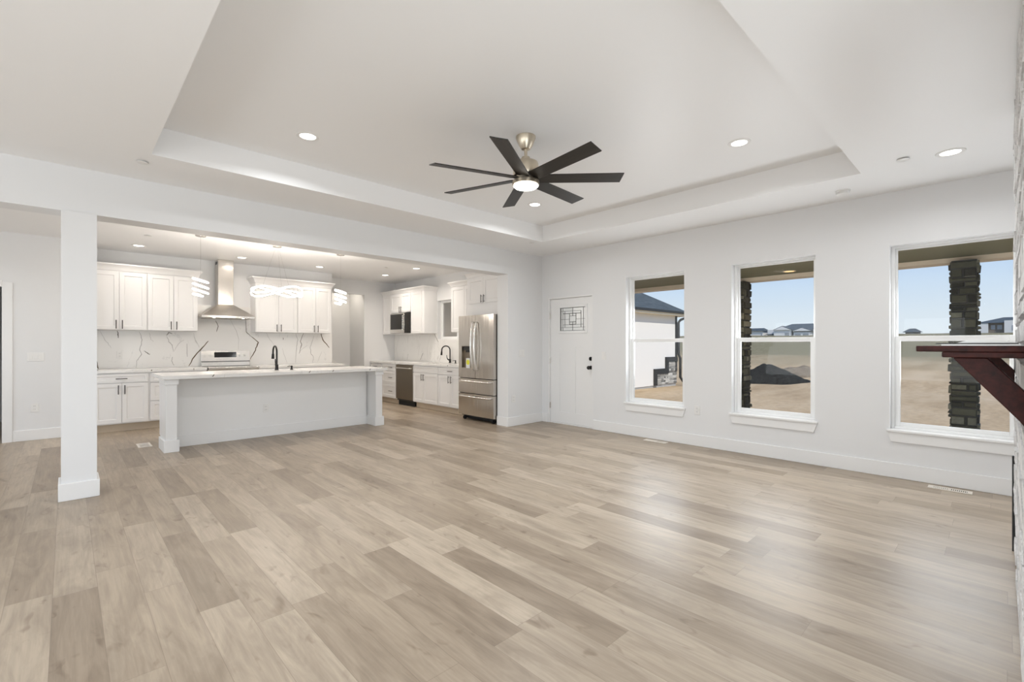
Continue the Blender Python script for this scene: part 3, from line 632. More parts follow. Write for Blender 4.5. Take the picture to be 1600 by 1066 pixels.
mw = thing('microwave', 'stainless built-in microwave below the short wall cabinet', 'microwave', (XU - .03, 9.90, 1.565), Q)
obj('body', boxes((.003, .866, .02, .335, 0, .455)), 'charcoal', mw)
d = obj('door', boxes((.003, .64, -.02, .0195, .0, .455)), 'bright', mw, bevel=.004)
obj('door_window', boxes((.035, .60, -.022, -.0201, .085, .435)), 'gloss', d)
obj('control_panel', boxes((.645, .866, -.02, .0195, .0, .455)), 'gloss', mw, bevel=.003)
bm = bmesh.new(); cyl(bm, (.622, -.05, .06), (.622, -.05, .40), .009, seg=10)
for z in (.08, .38): cyl(bm, (.622, -.05, z), (.622, -.02, z), .006, seg=8)
obj('handle', bm, 'bright', d)
tag(obj('shelf_board', boxes((XU - .005, XU + .325, 9.031, 9.901, 1.548, 1.562)), 'cab'), 'white shelf board under the microwave', 'shelf')

dwr = thing('dishwasher', 'bronze-toned steel dishwasher between the drawers and sink cabinet', 'dishwasher', (XB - .02, 9.143, 0), Q)
obj('tub', boxes((.008, .68, .03, .61, .10, .875)), 'charcoal', dwr)
d = obj('door', boxes((.008, .68, -.005, .03, .135, .872)), 'darksteel', dwr, bevel=.004)
bm = bmesh.new()
tube(bm, [(.05, -.006, .80), (.06, -.045, .80), (.12, -.05, .80), (.34, -.054, .80), (.57, -.05, .80), (.63, -.045, .80), (.64, -.006, .80)], .013, 10); obj('handle', bm, 'bright', d)
obj('kick_plate', boxes((.02, .668, .06, .075, 0, .1345)), 'rubber', dwr)

FR = thing('refrigerator', 'stainless french-door refrigerator with two bottom drawers', 'refrigerator', (5.0, 6.60, 0), Q); fw = .935
obj('cabinet', boxes((.004, fw - .004, .075, .80, .065, 1.785)), 'charcoal', FR, bevel=.004)
def bowed(bm, x0, x1, z0, z1, y0, y1, bow, n=10):
    A, B = [], []
    for i in range(n + 1):
        u = i / n; x = x0 + (x1 - x0) * u; y = y0 - bow * (1 - (2 * u - 1) ** 2)
        A.append((bm.verts.new((x, y, z0)), bm.verts.new((x, y, z1)))); B.append((bm.verts.new((x, y1, z0)), bm.verts.new((x, y1, z1))))
    for i in range(n):
        f = bm.faces.new((A[i][0], A[i + 1][0], A[i + 1][1], A[i][1])); f.smooth = True
        bm.faces.new((B[i][0], B[i][1], B[i + 1][1], B[i + 1][0])); bm.faces.new((A[i][1], A[i + 1][1], B[i + 1][1], B[i][1])); bm.faces.new((A[i][0], B[i][0], B[i + 1][0], A[i + 1][0]))
    for q in (0, n): bm.faces.new((A[q][0], A[q][1], B[q][1], B[q][0]))
zd0, zd1 = .735, 1.80; nx0, nx1, nz0, nz1 = .09, .36, .90, 1.28
bm = bmesh.new()
for q in ((.002, nx0, zd0, zd1), (nx1, fw / 2 - .003, zd0, zd1), (nx0, nx1, zd0, nz0), (nx0, nx1, nz1, zd1)): bx(bm, q[0], q[1], .0, .07, q[2], q[3])
ld = obj('left_door', bm, 'steel', FR)
obj('niche', boxes((nx0, nx1, .060, .0695, nz0, nz1), (nx0, nx0 + .006, .002, .06, nz0, nz1), (nx1 - .006, nx1, .002, .06, nz0, nz1), (nx0 + .006, nx1 - .006, .002, .06, nz0, nz0 + .006), (nx0 + .006, nx1 - .006, .002, .06, nz1 - .006, nz1)), 'darksteel', ld)
obj('dispenser_spout', boxes((nx0 + .03, nx1 - .03, .012, .0595, nz1 - .075, nz1 - .007), (nx0 + .09, nx1 - .09, .02, .055, nz1 - .11, nz1 - .0755)), 'gloss', ld)
rd = obj('right_door', one(bowed, fw / 2 + .003, fw - .002, zd0, zd1, .0, .07, .006), 'steel', FR)
def vbar(x, sgn): return one(tube, [(x, .0, .87), (x + sgn * .004, -.035, .89), (x + sgn * .0, -.05, 1.0)] + [(x + sgn * .0, -.05 - .022 * math.sin(math.pi * k / 8), 1.0 + .56 * k / 8) for k in range(1, 8)] + [(x, -.05, 1.56), (x + sgn * .004, -.035, 1.665), (x, .0, 1.685)], .0145, 12)
obj('handle', vbar(fw / 2 - .045, -1), 'bright', ld); obj('handle', vbar(fw / 2 + .045, 1), 'bright', rd)
for z0, z1 in ((.475, .722), (.095, .462)):
    dr = obj('drawer', one(bowed, .002, fw - .002, z0, z1, .0, .07, .008), 'steel', FR)
    zz = z1 - .045
    bm = bmesh.new(); L = [(.07, .0, zz), (.08, -.04, zz)] + [(.08 + (fw - .16) * k / 8, -.04 - .02 * math.sin(math.pi * k / 8), zz) for k in range(1, 8)] + [(fw - .08, -.04, zz), (fw - .07, .0, zz)]
    tube(bm, L, .016, 10); obj('handle', bm, 'bright', dr)
obj('gap_strip', boxes((.004, fw - .004, .03, .074, .463, .474), (.004, fw - .004, .03, .074, .723, .734)), 'rubber', FR)
for x in (.09, fw - .09): obj('caster', one(cyl, (x - .014, .075, .034), (x + .014, .075, .034), .034, seg=18), 'rubber', FR)
obj('base_grille', boxes((.02, fw - .02, .12, .14, .015, .0645)), 'rubber', FR)
tg = thing('hang_tag', 'yellow and white paper tag hanging at the refrigerator water dispenser', 'tag', (4.985, 6.315, .90), Q)
obj('sheet', boxes((-.055, .05, .0, .003, .0, .17)), 'paper', tg); bm = bmesh.new(); cyl(bm, (.0, -.002, .10), (.0, -.0005, .10), .045, seg=20); obj('sticker', bm, 'yellow', tg)

# ------------------------------------------------------------------ outlets, switches, floor vents
def plate(name, label, loc, rotz, w, kind, group):
    o = thing(name, label, 'outlet' if kind == 'o' else 'switch', loc, rotz, group)
    obj('cover_plate', boxes((-w / 2, w / 2, -.006, -.0005, -.058, .058)), 'plastic', o, bevel=.002)
    if kind == 'o':
        for z in (-.022, .022):
            s_ = obj('socket', boxes((-.017, .017, -.009, -.0061, z - .015, z + .015)), 'plastic', o, bevel=.002)
            obj('slots', boxes((-.008, -.005, -.0095, -.0091, z - .004, z + .007), (.005, .008, -.0095, -.0091, z - .004, z + .007)), 'plasticd', s_)
    else:
        n = max(1, round(w / .05) - 0 if w > .08 else 1)
        for k in range(n):
            x = (k - (n - 1) / 2) * .046; obj('rocker', boxes((x - .016, x + .016, -.0095, -.0061, -.033, .033)), 'plastic', o, bevel=.002)
GP = 'white electrical plates'
plate('wall_switch', 'white triple switch plate on the hall wall left of the pillar', (-.30, 9.12, 1.135), 0, .165, 's', GP)
plate('wall_outlet', 'white outlet low on the hall wall left of the pillar', (-.31, 9.12, .44), 0, .075, 'o', GP)
plate('wall_outlet', 'white outlet in the veined backsplash near the pillar', (.62, 9.7135, 1.14), 0, .075, 'o', GP)
plate('wall_outlet', 'white outlet on the long side of the island', (2.054, 7.22, .40), 0, .075, 'o', GP)
plate('wall_switch', 'white switch plate on the short wall beside the refrigerator', (5.37, YD0, 1.16), 0, .12, 's', GP)
plate('wall_outlet', 'white outlet low on the short wall beside the refrigerator', (5.185, YD0, .435), 0, .075, 'o', GP)
plate('wall_switch', 'white switch plate between the front door and first window', (XW, 4.14, 1.135), Q, .075, 's', GP)
plate('wall_outlet', 'white outlet low on the window wall right of the first window', (XW, 2.70, .46), Q, .075, 'o', GP)
def floor_vent(label, loc, rotz, l=.30, w=.095):
    v = thing('floor_vent', label, 'vent', loc, rotz, 'white floor vents')
    obj('frame', boxes((-l / 2, l / 2, -w / 2, -w / 2 + .022, .0005, .006), (-l / 2, l / 2, w / 2 - .022, w / 2, .0005, .006), (-l / 2, -l / 2 + .03, -w / 2 + .022, w / 2 - .022, .0005, .006), (l / 2 - .03, l / 2, -w / 2 + .022, w / 2 - .022, .0005, .006), (-.008, .008, -w / 2 + .022, w / 2 - .022, .0005, .006)), 'ventm', v)
    obj('opening', boxes((-l / 2 + .03, l / 2 - .03, -w / 2 + .022, w / 2 - .022, .0005, .0015)), 'dark', v)
    bm = bmesh.new()
    n = 18
    for k in range(n):
        x = -l / 2 + .03 + (l - .06) * (k + .5) / n
        tl = -.004 if x < 0 else .0
        prism(bm, [(x - .0025, -w / 2 + .022, .0016), (x + .0025, -w / 2 + .022, .0016), (x + .003 + tl, -w / 2 + .022, .0055), (x - .003 + tl, -w / 2 + .022, .0055)], (0, w - .044, 0))
    obj('louvres', bm, 'ventm', v)
floor_vent('white floor vent under the window nearest the front door', (5.73, 3.21, 0), Q, .32, .095)
floor_vent('white floor vent under the right window', (5.725, .32, 0), Q, .29, .10)
floor_vent('white floor vent between the pillar and the island end', (.73, 7.65, 0), R(90), .30, .14)

# ------------------------------------------------------------------ ceiling things
def downlight(label, loc, watts, col, group, proto=[]):
    o = thing('recessed_light', label, 'ceiling light', loc, 0, group)
    bm = bmesh.new(); lathe(bm, [(.062, 0), (.062, -.003), (.066, -.006), (.086, -.005), (.09, -.001), (.09, 0)], seg=32); obj('trim_ring', bm, 'plastic', o)
    obj('lens', one(cyl, (0, 0, -.0005), (0, 0, -.0035), .0615, seg=32), 'lens', o)
    lamp(o, 'lamp', .12, watts, col, -.008)
    return o
WL = (.95, .975, 1.0); WK = (1.0, .915, .82)
GL = 'recessed ceiling lights in the living room'
z = ZT
downlight('recessed light in the tray ceiling left of the fan, towards the kitchen', (1.45, 3.97, z), LIVING_W, WL, GL)
downlight('recessed light in the tray ceiling just beyond the fan', (4.18, 3.97, z), LIVING_W, WL, GL)
downlight('recessed light in the tray ceiling near its right edge', (4.17, 1.55, z), LIVING_W, WL, GL)
downlight('recessed light in the tray ceiling above the camera', (1.45, 1.55, z), LIVING_W, WL, GL)
downlight('recessed light in the lower ceiling close to the stone chimney', (4.983, .274, ZC), LIVING_W * .5, WL, GL)
for y in (.6, 3.0): downlight('unseen recessed light added to the lower ceiling behind the camera', (-1.9, y, ZC), LIVING_W, WL, GL)  # unseen lamps added to help light the room
downlight('recessed light in the hall ceiling left of the pillar', (-1.0, 7.4, ZC), LIVING_W, WL, GL)
GK = 'recessed ceiling lights in the kitchen'
downlight('kitchen recessed light above the wall cabinets next to the pillar', (.794, 9.0, ZC), KITCHEN_W, WK, GK)
downlight('kitchen recessed light in front of the range hood', (2.187, 9.02, ZC), KITCHEN_W, WK, GK)
downlight('kitchen recessed light above the cabinets right of the hood', (3.527, 9.05, ZC), KITCHEN_W, WK, GK)
downlight('kitchen recessed light nearest the microwave corner', (4.97, 9.156, ZC), KITCHEN_W * 2.5, WK, GK)
downlight('kitchen recessed light nearest the refrigerator', (4.974, 7.93, ZC), KITCHEN_W * 3.8, WK, GK)
downlight('recessed light in the stair hall behind the kitchen', (4.6, 10.66, ZC), 4.0, (1.0, .90, .76), 'recessed lights in the stair hall')
def sprinkler(label, loc):
    o = tag(obj('sprinkler_cover', one(lathe, [(.02, 0), (.02, -.007), (.040, -.0075), (.042, -.011), (.038, -.013)], seg=28), 'plastic', loc=loc), label, 'sprinkler cover', 'round sprinkler covers')
sprinkler('white sprinkler cover on the lower ceiling left of the tray', (.45, 4.85, ZC))
sprinkler('white sprinkler cover on the lower ceiling beside the light near the stone', (4.879, .547, ZC))
sprinkler('white sprinkler cover on the lower ceiling in the far corner', (4.937, 4.751, ZC))
sprinkler('white sprinkler cover on the kitchen ceiling above the left cabinets', (.812, 8.083, ZC))
sprinkler('white sprinkler cover on the kitchen ceiling towards the refrigerator', (4.486, 8.239, ZC))
o = thing('smoke_detector', 'round white smoke detector on the ceiling above the right window', 'smoke detector', (5.476, 1.067, ZC))
obj('base', one(lathe, [(.062, 0), (.062, -.008), (.057, -.012)], seg=28), 'plastic', o)
obj('cover', one(lathe, [(.052, -.012), (.052, -.018), (.056, -.020), (.053, -.034), (.03, -.041), (.0, -.042)], seg=28), 'plastic', o)

F = thing('ceiling_fan', 'ceiling fan with seven dark blades and a round lit lamp', 'ceiling fan', (2.765, 2.73, ZT))
obj('canopy', one(lathe, [(.082, -.001), (.082, -.014), (.060, -.07), (.038, -.105), (.02, -.11)], seg=40), 'nickel', F)
obj('downrod', one(cyl, (0, 0, -.105), (0, 0, -.205), .0135, seg=16), 'nickel', F)
obj('motor_housing', one(lathe, [(.018, -.165), (.034, -.172), (.036, -.20), (.07, -.205), (.098, -.216), (.106, -.235), (.106, -.322), (.10, -.330), (.06, -.335)], seg=40), 'nickel', F)
obj('hub', one(lathe, [(.06, -.335), (.088, -.337), (.088, -.362), (.06, -.364)], seg=40), 'nickel', F)
lk = obj('light_kit', one(lathe, [(.06, -.364), (.105, -.366), (.112, -.372), (.112, -.402), (.104, -.405)], seg=40), 'nickel', F)
obj('lens', one(lathe, [(.104, -.4055), (.104, -.412), (.09, -.424), (.05, -.432), (.0, -.434)], seg=40), 'lens', lk)
lamp(lk, 'lamp', .18, LIVING_W * .7, WL, -.44)
for k in range(7):
    an = R(5.8 + 360 / 7 * k); bm = bmesh.new()
    ou = [(.07, -.042), (.12, -.06), (.80, -.066), (.785, .062), (.12, .06), (.07, .042)]
    prism(bm, [(a, b, -.004) for a, b in ou], (0, 0, .008))
    b = obj('blade', bm, 'blade', F, bevel=.0015, loc=(0, 0, -.350))
    b.rotation_euler = (R(-13), 0, an)

def pendant(label, x, y, build):
    p = thing('pendant_light', label, 'pendant light', (x, y, ZC), 0, 'led pendants over the island')
    obj('canopy', one(lathe, [(.062, 0), (.062, -.024), (.058, -.028), (.0, -.028)], seg=28), 'steelh', p)
    build(p)
    return p
def spiral(p, ph):
    cb_ = bmesh.new(); cyl(cb_, (0, 0, -.028), (0, 0, -.595), .0009, seg=6); obj('cord', cb_, 'cord', p)
    for k, (tl, dz) in enumerate(((.30, -.625), (.34, -.70), (.34, -.77), (.2, -.83))):
        pts = []
        for i in range(36):
            a_ = 2 * math.pi * i / 36; x, y = .086 * math.cos(a_), .086 * math.sin(a_); pts.append((x, y, dz - tl * (x * math.cos(ph) + y * math.sin(ph))))
        if k == 3: pts = pts[6:27]
        obj('led_ring', one(tube, pts, .011, 8, k != 3), 'led', p)
    lamp(p, 'lamp', .10, 12.0, WK, -.74, 'POINT')
def wave(p):
    for q in ((-.2, .05), (.2, .05), (0, -.2)):
        bm = bmesh.new(); cyl(bm, (q[0] * .1, q[1] * .1, -.028), (q[0], q[1], -.66), .0008, seg=6); obj('cord', bm, 'cord', p)
    for s_, ph in ((1, 0), (-1, .4)):
        pts = [(.345 * math.cos(2 * math.pi * i / 64), .30 * math.sin(2 * math.pi * i / 64), -.70 + s_ * .058 * math.sin(2 * 2 * math.pi * i / 64 + ph) - .012 * s_) for i in range(64)]
        rg = obj('led_ring', one(tube, pts, .0125, 8, True), 'led', p)
        obj('ring_frame', one(tube, [(a * .98, b * .98, c_ - .014) for a, b, c_ in pts], .006, 6, True), 'steelh', rg)
    lamp(p, 'lamp', .3, 18.0, WK, -.70, 'POINT')
pendant('small spiral led pendant over the left end of the island', 1.325, 7.52, lambda p: spiral(p, R(-20)))
pendant('wide wavy ring led pendant over the middle of the island', 2.31, 7.56, wave)
pendant('small spiral led pendant over the right end of the island', 3.272, 7.52, lambda p: spiral(p, R(-20)))

# ------------------------------------------------------------------ chimney breast and mantel
def stones(bm, put, w, h, rnd, hs=(.06, .09, .12), ws=(.14, .42), out=(.004, .03), z0=0.0, gap=.006, u0=None):
    """courses of flat stones on a face: put(u, depth, z) -> point"""
    z = z0
    while z < h - .03:
        ch = min(rnd.choice(hs) * rnd.uniform(.9, 1.1), h - z); u = -rnd.uniform(0, .06) if u0 is None else u0
        while u < w - .02:
            l = rnd.uniform(*ws); u1 = min(u + l, w + rnd.uniform(0, .012)); a = max(u, -.012)
            if w - u1 < .06: u1 = w + rnd.uniform(0, .012)
            d = rnd.uniform(*out); c_ = .008
            P0 = [put(a + gap, 0, z + gap), put(u1 - gap, 0, z + gap), put(u1 - gap, 0, z + ch - gap), put(a + gap, 0, z + ch - gap)]
            P1 = [put(a + gap + c_, d, z + gap + c_), put(u1 - gap - c_, d * rnd.uniform(.8, 1.2), z + gap + c_), put(u1 - gap - c_, d, z + ch - gap - c_), put(a + gap + c_, d * rnd.uniform(.8, 1.2), z + ch - gap - c_)]
            A = [bm.verts.new(p) for p in P0]; B = [bm.verts.new(p) for p in P1]
            bm.faces.new(B); bm.faces.new(A[::-1])
            for k in range(4): bm.faces.new((A[k], A[(k + 1) % 4], B[(k + 1) % 4], B[k]))
            u = u1
        z += ch
cb0, cb1, cf = 2.12, 4.40, -.083
FP = thing('fireplace', 'whitewashed stone chimney breast at the right edge', 'fireplace', ((cb0 + cb1) / 2, YF + .002, 0)); fx = (cb0 + cb1) / 2
obj('core', boxes((cb0 - fx, cb1 - fx, 0, cf - YF, 0, ZC - .001)), 'wmortar', FP)
rnd = random.Random(11); bm = bmesh.new()
stones(bm, lambda u, d, z: (cb0 - fx + u, cf - YF + d, z), cb1 - cb0, ZC - .005, rnd, (.07, .10, .13), (.18, .5), (.020, .029))
stones(bm, lambda u, d, z: (cb0 - fx - d, u, z), cf - YF, ZC - .005, rnd, (.07, .10, .13), (.12, .3), (.006, .02), u0=.0)
stones(bm, lambda u, d, z: (cb1 - fx + d, u, z), cf - YF, ZC - .005, rnd, (.07, .10, .13), (.12, .3), (.006, .02), u0=.0)
obj('stone_facing', bm, 'whitestone', FP)
fo = cf - YF
obj('metal_edge', boxes((4.31 - fx, 4.335 - fx, fo + .001, fo + .0345, .0, .60)), 'blackstone', FP)
mx0, mx1 = 2.27, 4.36; sf = cf + .026
MS = thing('mantel_shelf', 'dark red-brown wooden mantel shelf on the stone chimney', 'mantel shelf', ((mx0 + mx1) / 2, sf, 0)); hm = (mx1 - mx0) / 2
obj('shelf', boxes((-hm, hm, .0, .275, 1.275, 1.296)), 'mahogany', MS, bevel=.003)
obj('under_board', boxes((-hm + .0, hm - .0, .0, .205, 1.255, 1.2745)), 'mahogany', MS, bevel=.003)
for x in (-hm + .02, hm - .12):
    bm = bmesh.new(); prism(bm, [(x, .178, 1.2545), (x, .09, 1.2545), (x, .0, 1.14), (x, .0, 1.02), (x, .015, 1.045)], (.10, 0, 0)); obj('brace', bm, 'mahogany', MS, bevel=.003)
pm = thing('paper_stack', 'white papers and a dark booklet lying on the mantel shelf', 'papers', (2.42, .05, 1.2965))
obj('sheets', boxes((-.135, .12, -.095, .10, 0, .0055)), 'paper', pm)
obj('booklet', boxes((-.125, .10, -.09, .115, .006, .0095)), 'paperd', pm)
bm = bmesh.new(); up_ = [(-.12, .06 - .145 * k / 8, .010 + .013 * math.sin(math.pi * k / 8) ** .8) for k in range(9)]
prism(bm, up_, (.2, 0, 0)); obj('curled_sheet', bm, 'paper', pm)

# ------------------------------------------------------------------ outdoors
rnd = random.Random(5)
def gz(x, y):
    b = -.56
    if x > 27: b += (min(x, 78) - 27) / 51 * 3.35
    if x < 10: b = -.56
    return b + .05 * math.sin(x * .7 + y * .3) * min(1, max(0, (x - 12) / 10)) + .10 * math.sin(x * .21 + 1.3 * math.sin(y * .13)) * min(1, max(0, (x - 20) / 15))
bm = bmesh.new(); xs = [6.06 + i * .8 for i in range(40)] + [38 + i * 2.5 for i in range(20)] + [90 + i * 12 for i in range(13)]
ys = [-60 + i * 4.0 for i in range(46)]; g_ = [[bm.verts.new((x, y, gz(x, y))) for y in ys] for x in xs]
for i in range(len(xs) - 1):
    for j in range(len(ys) - 1): f = bm.faces.new((g_[i][j], g_[i + 1][j], g_[i + 1][j + 1], g_[i][j + 1])); f.smooth = True
struct(obj('ground', bm, 'ground', sharp=False), 'bare tan dirt lot rising to scrub in the distance', 'ground')
bm = bmesh.new(); bx(bm, -60, XL - .16, -60, 60, -.6, -.3); struct(obj('ground', bm, 'ground', sharp=False), 'yard behind the house', 'ground')
struct(obj('sun_block_slab', boxes((XL - .15, 2.0, -4.6, YF - .151, 2.75, 2.87)), 'soffit'), 'unseen roof slab added behind the camera to block the sun', 'roof')  # slab out of view, added to keep direct sun off the floor
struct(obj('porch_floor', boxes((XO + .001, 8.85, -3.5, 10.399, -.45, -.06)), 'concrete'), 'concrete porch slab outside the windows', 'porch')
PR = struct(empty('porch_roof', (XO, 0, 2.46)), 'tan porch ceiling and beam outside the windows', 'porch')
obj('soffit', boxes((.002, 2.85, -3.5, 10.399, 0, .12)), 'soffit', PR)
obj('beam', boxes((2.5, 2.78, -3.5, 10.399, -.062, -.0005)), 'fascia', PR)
for y_, lb in ((2.31, 'lit amber recessed light in the porch ceiling, seen in the middle window'), (5.9, 'unseen recessed light added to the porch ceiling outside the front door'), (9.0, 'unseen recessed light added to the porch ceiling outside the kitchen window')):  # the last two are unseen lamps added to warm the porch
  o = thing('porch_light', lb, 'porch light', (8.25 if y_ < 5 else 7.4, y_, 2.459), 0, 'porch ceiling lights')
  lamp(o, 'lamp', .13, 9.0, (1.0, .74, .42), -.006)
  obj('trim_ring', one(lathe, [(.07, 0), (.07, -.003), (.092, -.004), (.094, 0)], seg=28), 'fascia', o)
  obj('lens', one(cyl, (0, 0, -.0002), (0, 0, -.003), .069, seg=28), 'warmlens', o)
def stone_pillar(label, x0, x1, y0, y1, zt, sd):
    r_ = random.Random(sd); cx, cy = (x0 + x1) / 2, (y0 + y1) / 2; hx, hy = (x1 - x0) / 2, (y1 - y0) / 2; z0 = -.06
    p = thing('stone_pillar', label, 'pillar', (cx, cy, z0), 0, 'stone porch pillars')
    obj('core', boxes((-hx, hx, -hy, hy, 0, zt - z0)), 'mortar', p); h = zt - z0; bm = bmesh.new()
    kw_ = dict(hs=(.055, .075, .10, .12), ws=(.09, .30), out=(.012, .034), gap=.008)
    stones(bm, lambda u, d, z: (-hx - d, hy - u, z), 2 * hy, h, r_, **kw_); stones(bm, lambda u, d, z: (hx + d, -hy + u, z), 2 * hy, h, r_, **kw_)
    stones(bm, lambda u, d, z: (-hx + u, -hy - d, z), 2 * hx, h, r_, **kw_); stones(bm, lambda u, d, z: (hx - u, hy + d, z), 2 * hx, h, r_, **kw_)
    obj('stone_facing', bm, 'stone', p)
stone_pillar('dark stone porch pillar framed by the right window', 8.41, 8.69, .215, .455, 2.397, 21)
stone_pillar('stone porch pillar at the left edge of the middle window', 8.41, 8.69, 3.05, 3.31, 2.397, 22)

GW = thing('garage_wing', 'white stucco garage wing with hip roof outside the first window', 'building', (13.0, 10.4, -.65)); gx, gz0 = 13.0, -.65
obj('wall', boxes((XO + .01 - gx, 20.47 - gx, .001, 4.0, .18, 3.45)), 'stucco', GW)
obj('foundation', boxes((XO + .01 - gx, 20.45 - gx, .03, 4.0, -.05, .18)), 'concrete', GW)
bm = bmesh.new(); e0, e1 = XO + .01 - gx, 21.2 - gx
V_ = [bm.verts.new(p) for p in ((e0, -.30, 3.44), (e1, -.30, 3.44), (e1, 5.0, 3.42), (e0, 5.0, 3.42), (e0, 2.2, 5.05), (e1 - 3.2, 2.2, 5.05))]
for f in ((0, 1, 5, 4), (1, 2, 5), (2, 3, 4, 5), (0, 4, 3), (0, 3, 2, 1)): bm.faces.new([V_[i] for i in f])
obj('roof', bm, 'shingle', GW)
obj('soffit', boxes((e0, e1 - .03, -.27, 0.0, 3.27, 3.30)), 'cream', GW)
obj('fascia', boxes((e0, e1, -.30, -.27, 3.27, 3.44), (e1 - .04, e1, -.27, 5.0, 3.27, 3.44)), 'cream', GW)
obj('gutter', boxes((e0, e1 + .1, -.37, -.301, 3.36, 3.46)), 'darktrim', GW)
obj('corner_trim', boxes((20.33 - gx, 20.48 - gx, -.03, 0, .75, 3.27)), 'darktrim', GW)
bm = bmesh.new(); s0 = -gz0
def ax(x): return x - gx
for q in ((18.39, 18.64, .18, s0 + .245), (18.64, 19.40, s0 + .02, s0 + .245), (19.40, 19.66, s0 + .02, s0 + .75), (19.66, 20.47, s0 + .53, s0 + .75)): bx(bm, ax(q[0]), ax(q[1]), -.06, 0, q[2], q[3])
obj('stepped_trim', bm, 'darktrim', GW)
bm = bmesh.new(); r_ = random.Random(9); kw_ = dict(hs=(.07, .10), ws=(.15, .5), out=(.012, .035), gap=.006)
stones(bm, lambda u, d, z: (ax(18.64) + u, -d, z), .76, s0 + .02, r_, z0=.19, **kw_); stones(bm, lambda u, d, z: (ax(19.40) + u, -d, z), .26, s0 + .02, r_, z0=.19, **kw_)
stones(bm, lambda u, d, z: (ax(19.66) + u, -d, z), .80, s0 + .53, r_, z0=.19, **kw_)
obj('stone_wainscot', bm, 'ledgestone', GW)
bm = bmesh.new(); tube(bm, [(ax(21.15), -.33, 3.36), (ax(21.05), -.30, 3.26), (ax(20.6), -.13, 3.10), (ax(20.47), -.10, 2.98), (ax(20.47), -.10, 1.50), (ax(20.56), -.14, 1.32), (ax(20.56), -.14, .45), (ax(20.68), -.2, .27), (ax(21.15), -.45, .13)], .06, 8)
obj('downspout', bm, 'darktrim', GW)

def heap(name, label, cx, cy, h, prof, matn, seed, depth=1.6):
    """heap whose long axis runs along the dir (0.7233,-0.6905); prof: (s, height share)"""
    r_ = random.Random(seed); bm = bmesh.new(); n = 44; k = 18; G_ = []
    z0 = gz(cx, cy)
    smin, smax = prof[0][0], prof[-1][0]
    for i in range(n + 1):
        s = smin + (smax - smin) * i / n
        for (a, ha), (b, hb) in zip(prof, prof[1:]):
            if a <= s <= b: hh = ha + (hb - ha) * (s - a) / (b - a)
        rowv = []
        for j in range(-k, k + 1):
            v = j / k; zz = h * hh * max(0, 1 - abs(v) ** 1.3) + r_.uniform(-1, 1) * .035 * (1 - abs(v)) * (1 if hh > .02 else 0)
            dw_ = depth * (.35 + .65 * hh) * v
            rowv.append(bm.verts.new((s * .7233 + dw_ * .6905, -s * .6905 + dw_ * .7233, zz - .03 - (.03 if abs(v) == 1 else 0))))
        G_.append(rowv)
    for a, b in zip(G_, G_[1:]):
        for j in range(2 * k): f = bm.faces.new((a[j], b[j], b[j + 1], a[j + 1])); f.smooth = True
    tag(obj(name, bm, matn, sharp=False, loc=(cx, cy, z0)), label, 'mound')
heap('gravel_mound', 'dark grey gravel mound on the dirt outside the middle window', 25.3, 8.0, .92, [(-2.6, 0), (-.7, .72), (-.25, .97), (.1, .95), (.6, .72), (1.2, .42), (1.8, .12), (2.2, 0)], 'gravel', 1)
heap('soil_mound', 'low brown soil mound behind the gravel mound', 29.5, 7.9, .60, [(-1.4, 0), (-.4, .8), (0, .72), (.45, .95), (.8, .70), (1.5, .10), (1.9, 0)], 'brownsoil', 2)

def hip(bm, x0, x1, y0, y1, z0, z1, ins):
    V_ = [bm.verts.new(p) for p in ((x0, y0, z0), (x1, y0, z0), (x1, y1, z0), (x0, y1, z0), ((x0 + x1) / 2, y0 + ins, z1), ((x0 + x1) / 2, y1 - ins, z1))]
    for f in ((0, 1, 4), (1, 2, 5, 4), (2, 3, 5), (3, 0, 4, 5), (0, 3, 2, 1)): bm.faces.new([V_[i] for i in f])
def gable_front(bm, x0, x1, y0, y1, z0, z1):
    prism(bm, [(x0, y0, z0), (x0, y1, z0), (x0, (y0 + y1) / 2, z1)], (x1 - x0, 0, 0))
def house(label, loc, wall, walls, roofs, wins_, extra=()):
    h_ = thing('house', label, 'house', loc, 0, 'distant houses')
    obj('wall', boxes(*walls), wall, h_)
    bm = bmesh.new()
    for k, *q in roofs: (hip if k == 'hip' else gable_front)(bm, *q)
    obj('roof', bm, 'shingle', h_)
    for q in wins_: obj('window', boxes(q), 'winglass', h_)
    for nm, m_, q in extra: obj(nm, boxes(*q), m_, h_)
    return h_
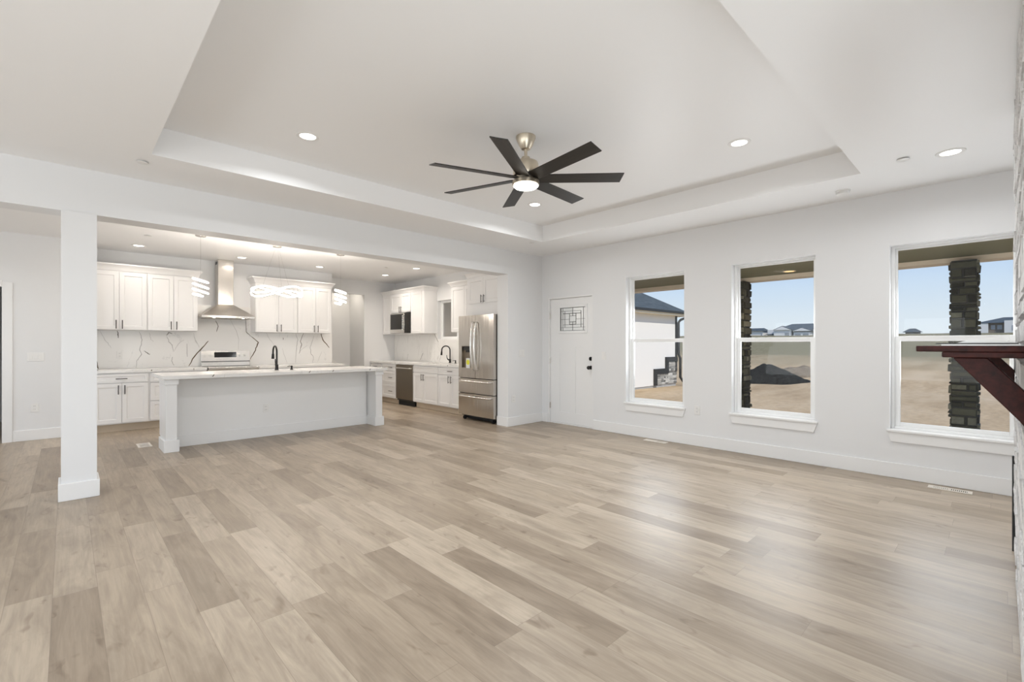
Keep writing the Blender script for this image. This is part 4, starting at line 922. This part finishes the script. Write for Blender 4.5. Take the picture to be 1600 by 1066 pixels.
# beyond the right window: brown two-storey house, and a lone roof
house('distant brown and white house right of the stone pillar in the right window', (140, -8, .8), 'brownwall', [(0, 9, 0, 11.2, 0, 5.1)],
    [('hip', -.6, 9.6, -.6, 11.9, 5.05, 6.35, 4.2), ('hip', -1.2, 1.2, 14.5 - 1.2, 17.2, 2.75, 3.05, .6), ('hip', -1.6, .5, -.6, 4.2, 3.0, 3.35, .8)],
    [(-.75, -.70, 5.6, 6.5, 3.4, 4.5), (-.05, -.01, 7.9, 8.6, 3.7, 4.6), (-.05, -.01, 8.9, 9.5, 3.7, 4.6), (-.05, -.01, 1.4, 2.2, 3.7, 4.7), (-.05, -.01, 2.5, 3.3, 3.7, 4.7)],
    [('bay', 'palewall', [(-.7, -.001, 4.4, 7.6, 0, 5.5), (-.5, -.001, 9.9, 11.3, 0, 5.0)]), ('low_wall', 'palewall', [(0, 5, 11.3, 16.6, 0, 2.75)])])
house('small distant hip roof near the left of the right window', (140, 13.0, 1.2), 'greywall', [(0, 3, -.1, 2.3, 0, 3.05)], [('hip', -.4, 3.4, -.5, 2.8, 3.0, 3.85, 1.1)], [(-.04, -.01, .8, 1.4, 2.0, 2.8)])
# beyond the middle window
gh = house('distant white gabled houses on the right of the middle window', (110, 30, .5), 'palewall', [(0, 8, -4.2, 5.0, 0, 4.0), (-1.5, 0, 0.0, 3.3, 0, 3.9), (-1.5, 0, -3.4, -.4, 0, 3.4)],
    [('hip', -.5, 8.5, -5.5, 3.6, 3.9, 5.3, 2.2), ('gable', -1.7, 2.0, -.2, 3.5, 3.9, 4.75), ('gable', -1.7, 2.0, -3.9, .0, 3.6, 4.35), ('hip', -.5, 8.5, 2.4, 5.4, 3.0, 4.0, 1.2)],
    [(-1.56, -1.51, -3.1, -2.1, 2.2, 3.1), (-1.56, -1.51, -1.7, -.7, 2.2, 3.1), (-1.56, -1.51, .4, 1.2, 2.3, 3.3), (-.06, -.01, 3.6, 4.2, 2.4, 3.2)])
for y0, y1, z0, z1 in ((.05, 3.25, 3.9, 4.62), (-3.65, -.25, 3.6, 4.24)):
    bm = bmesh.new(); prism(bm, [(-1.78, y0, z0), (-1.78, y1, z0), (-1.78, (y0 + y1) / 2, z1)], (.07, 0, 0)); obj('gable_wall', bm, 'palewall', gh)
house('distant white shed-roofed building left in the middle window', (110, 36.0, .8), 'palewall', [(0, 4, -.1, 3.6, 0, 3.55)], [('hip', -.3, 4.3, -.4, 4.1, 3.5, 4.2, .7)], [(-.04, -.01, .1, .3, 2.2, 2.9)])
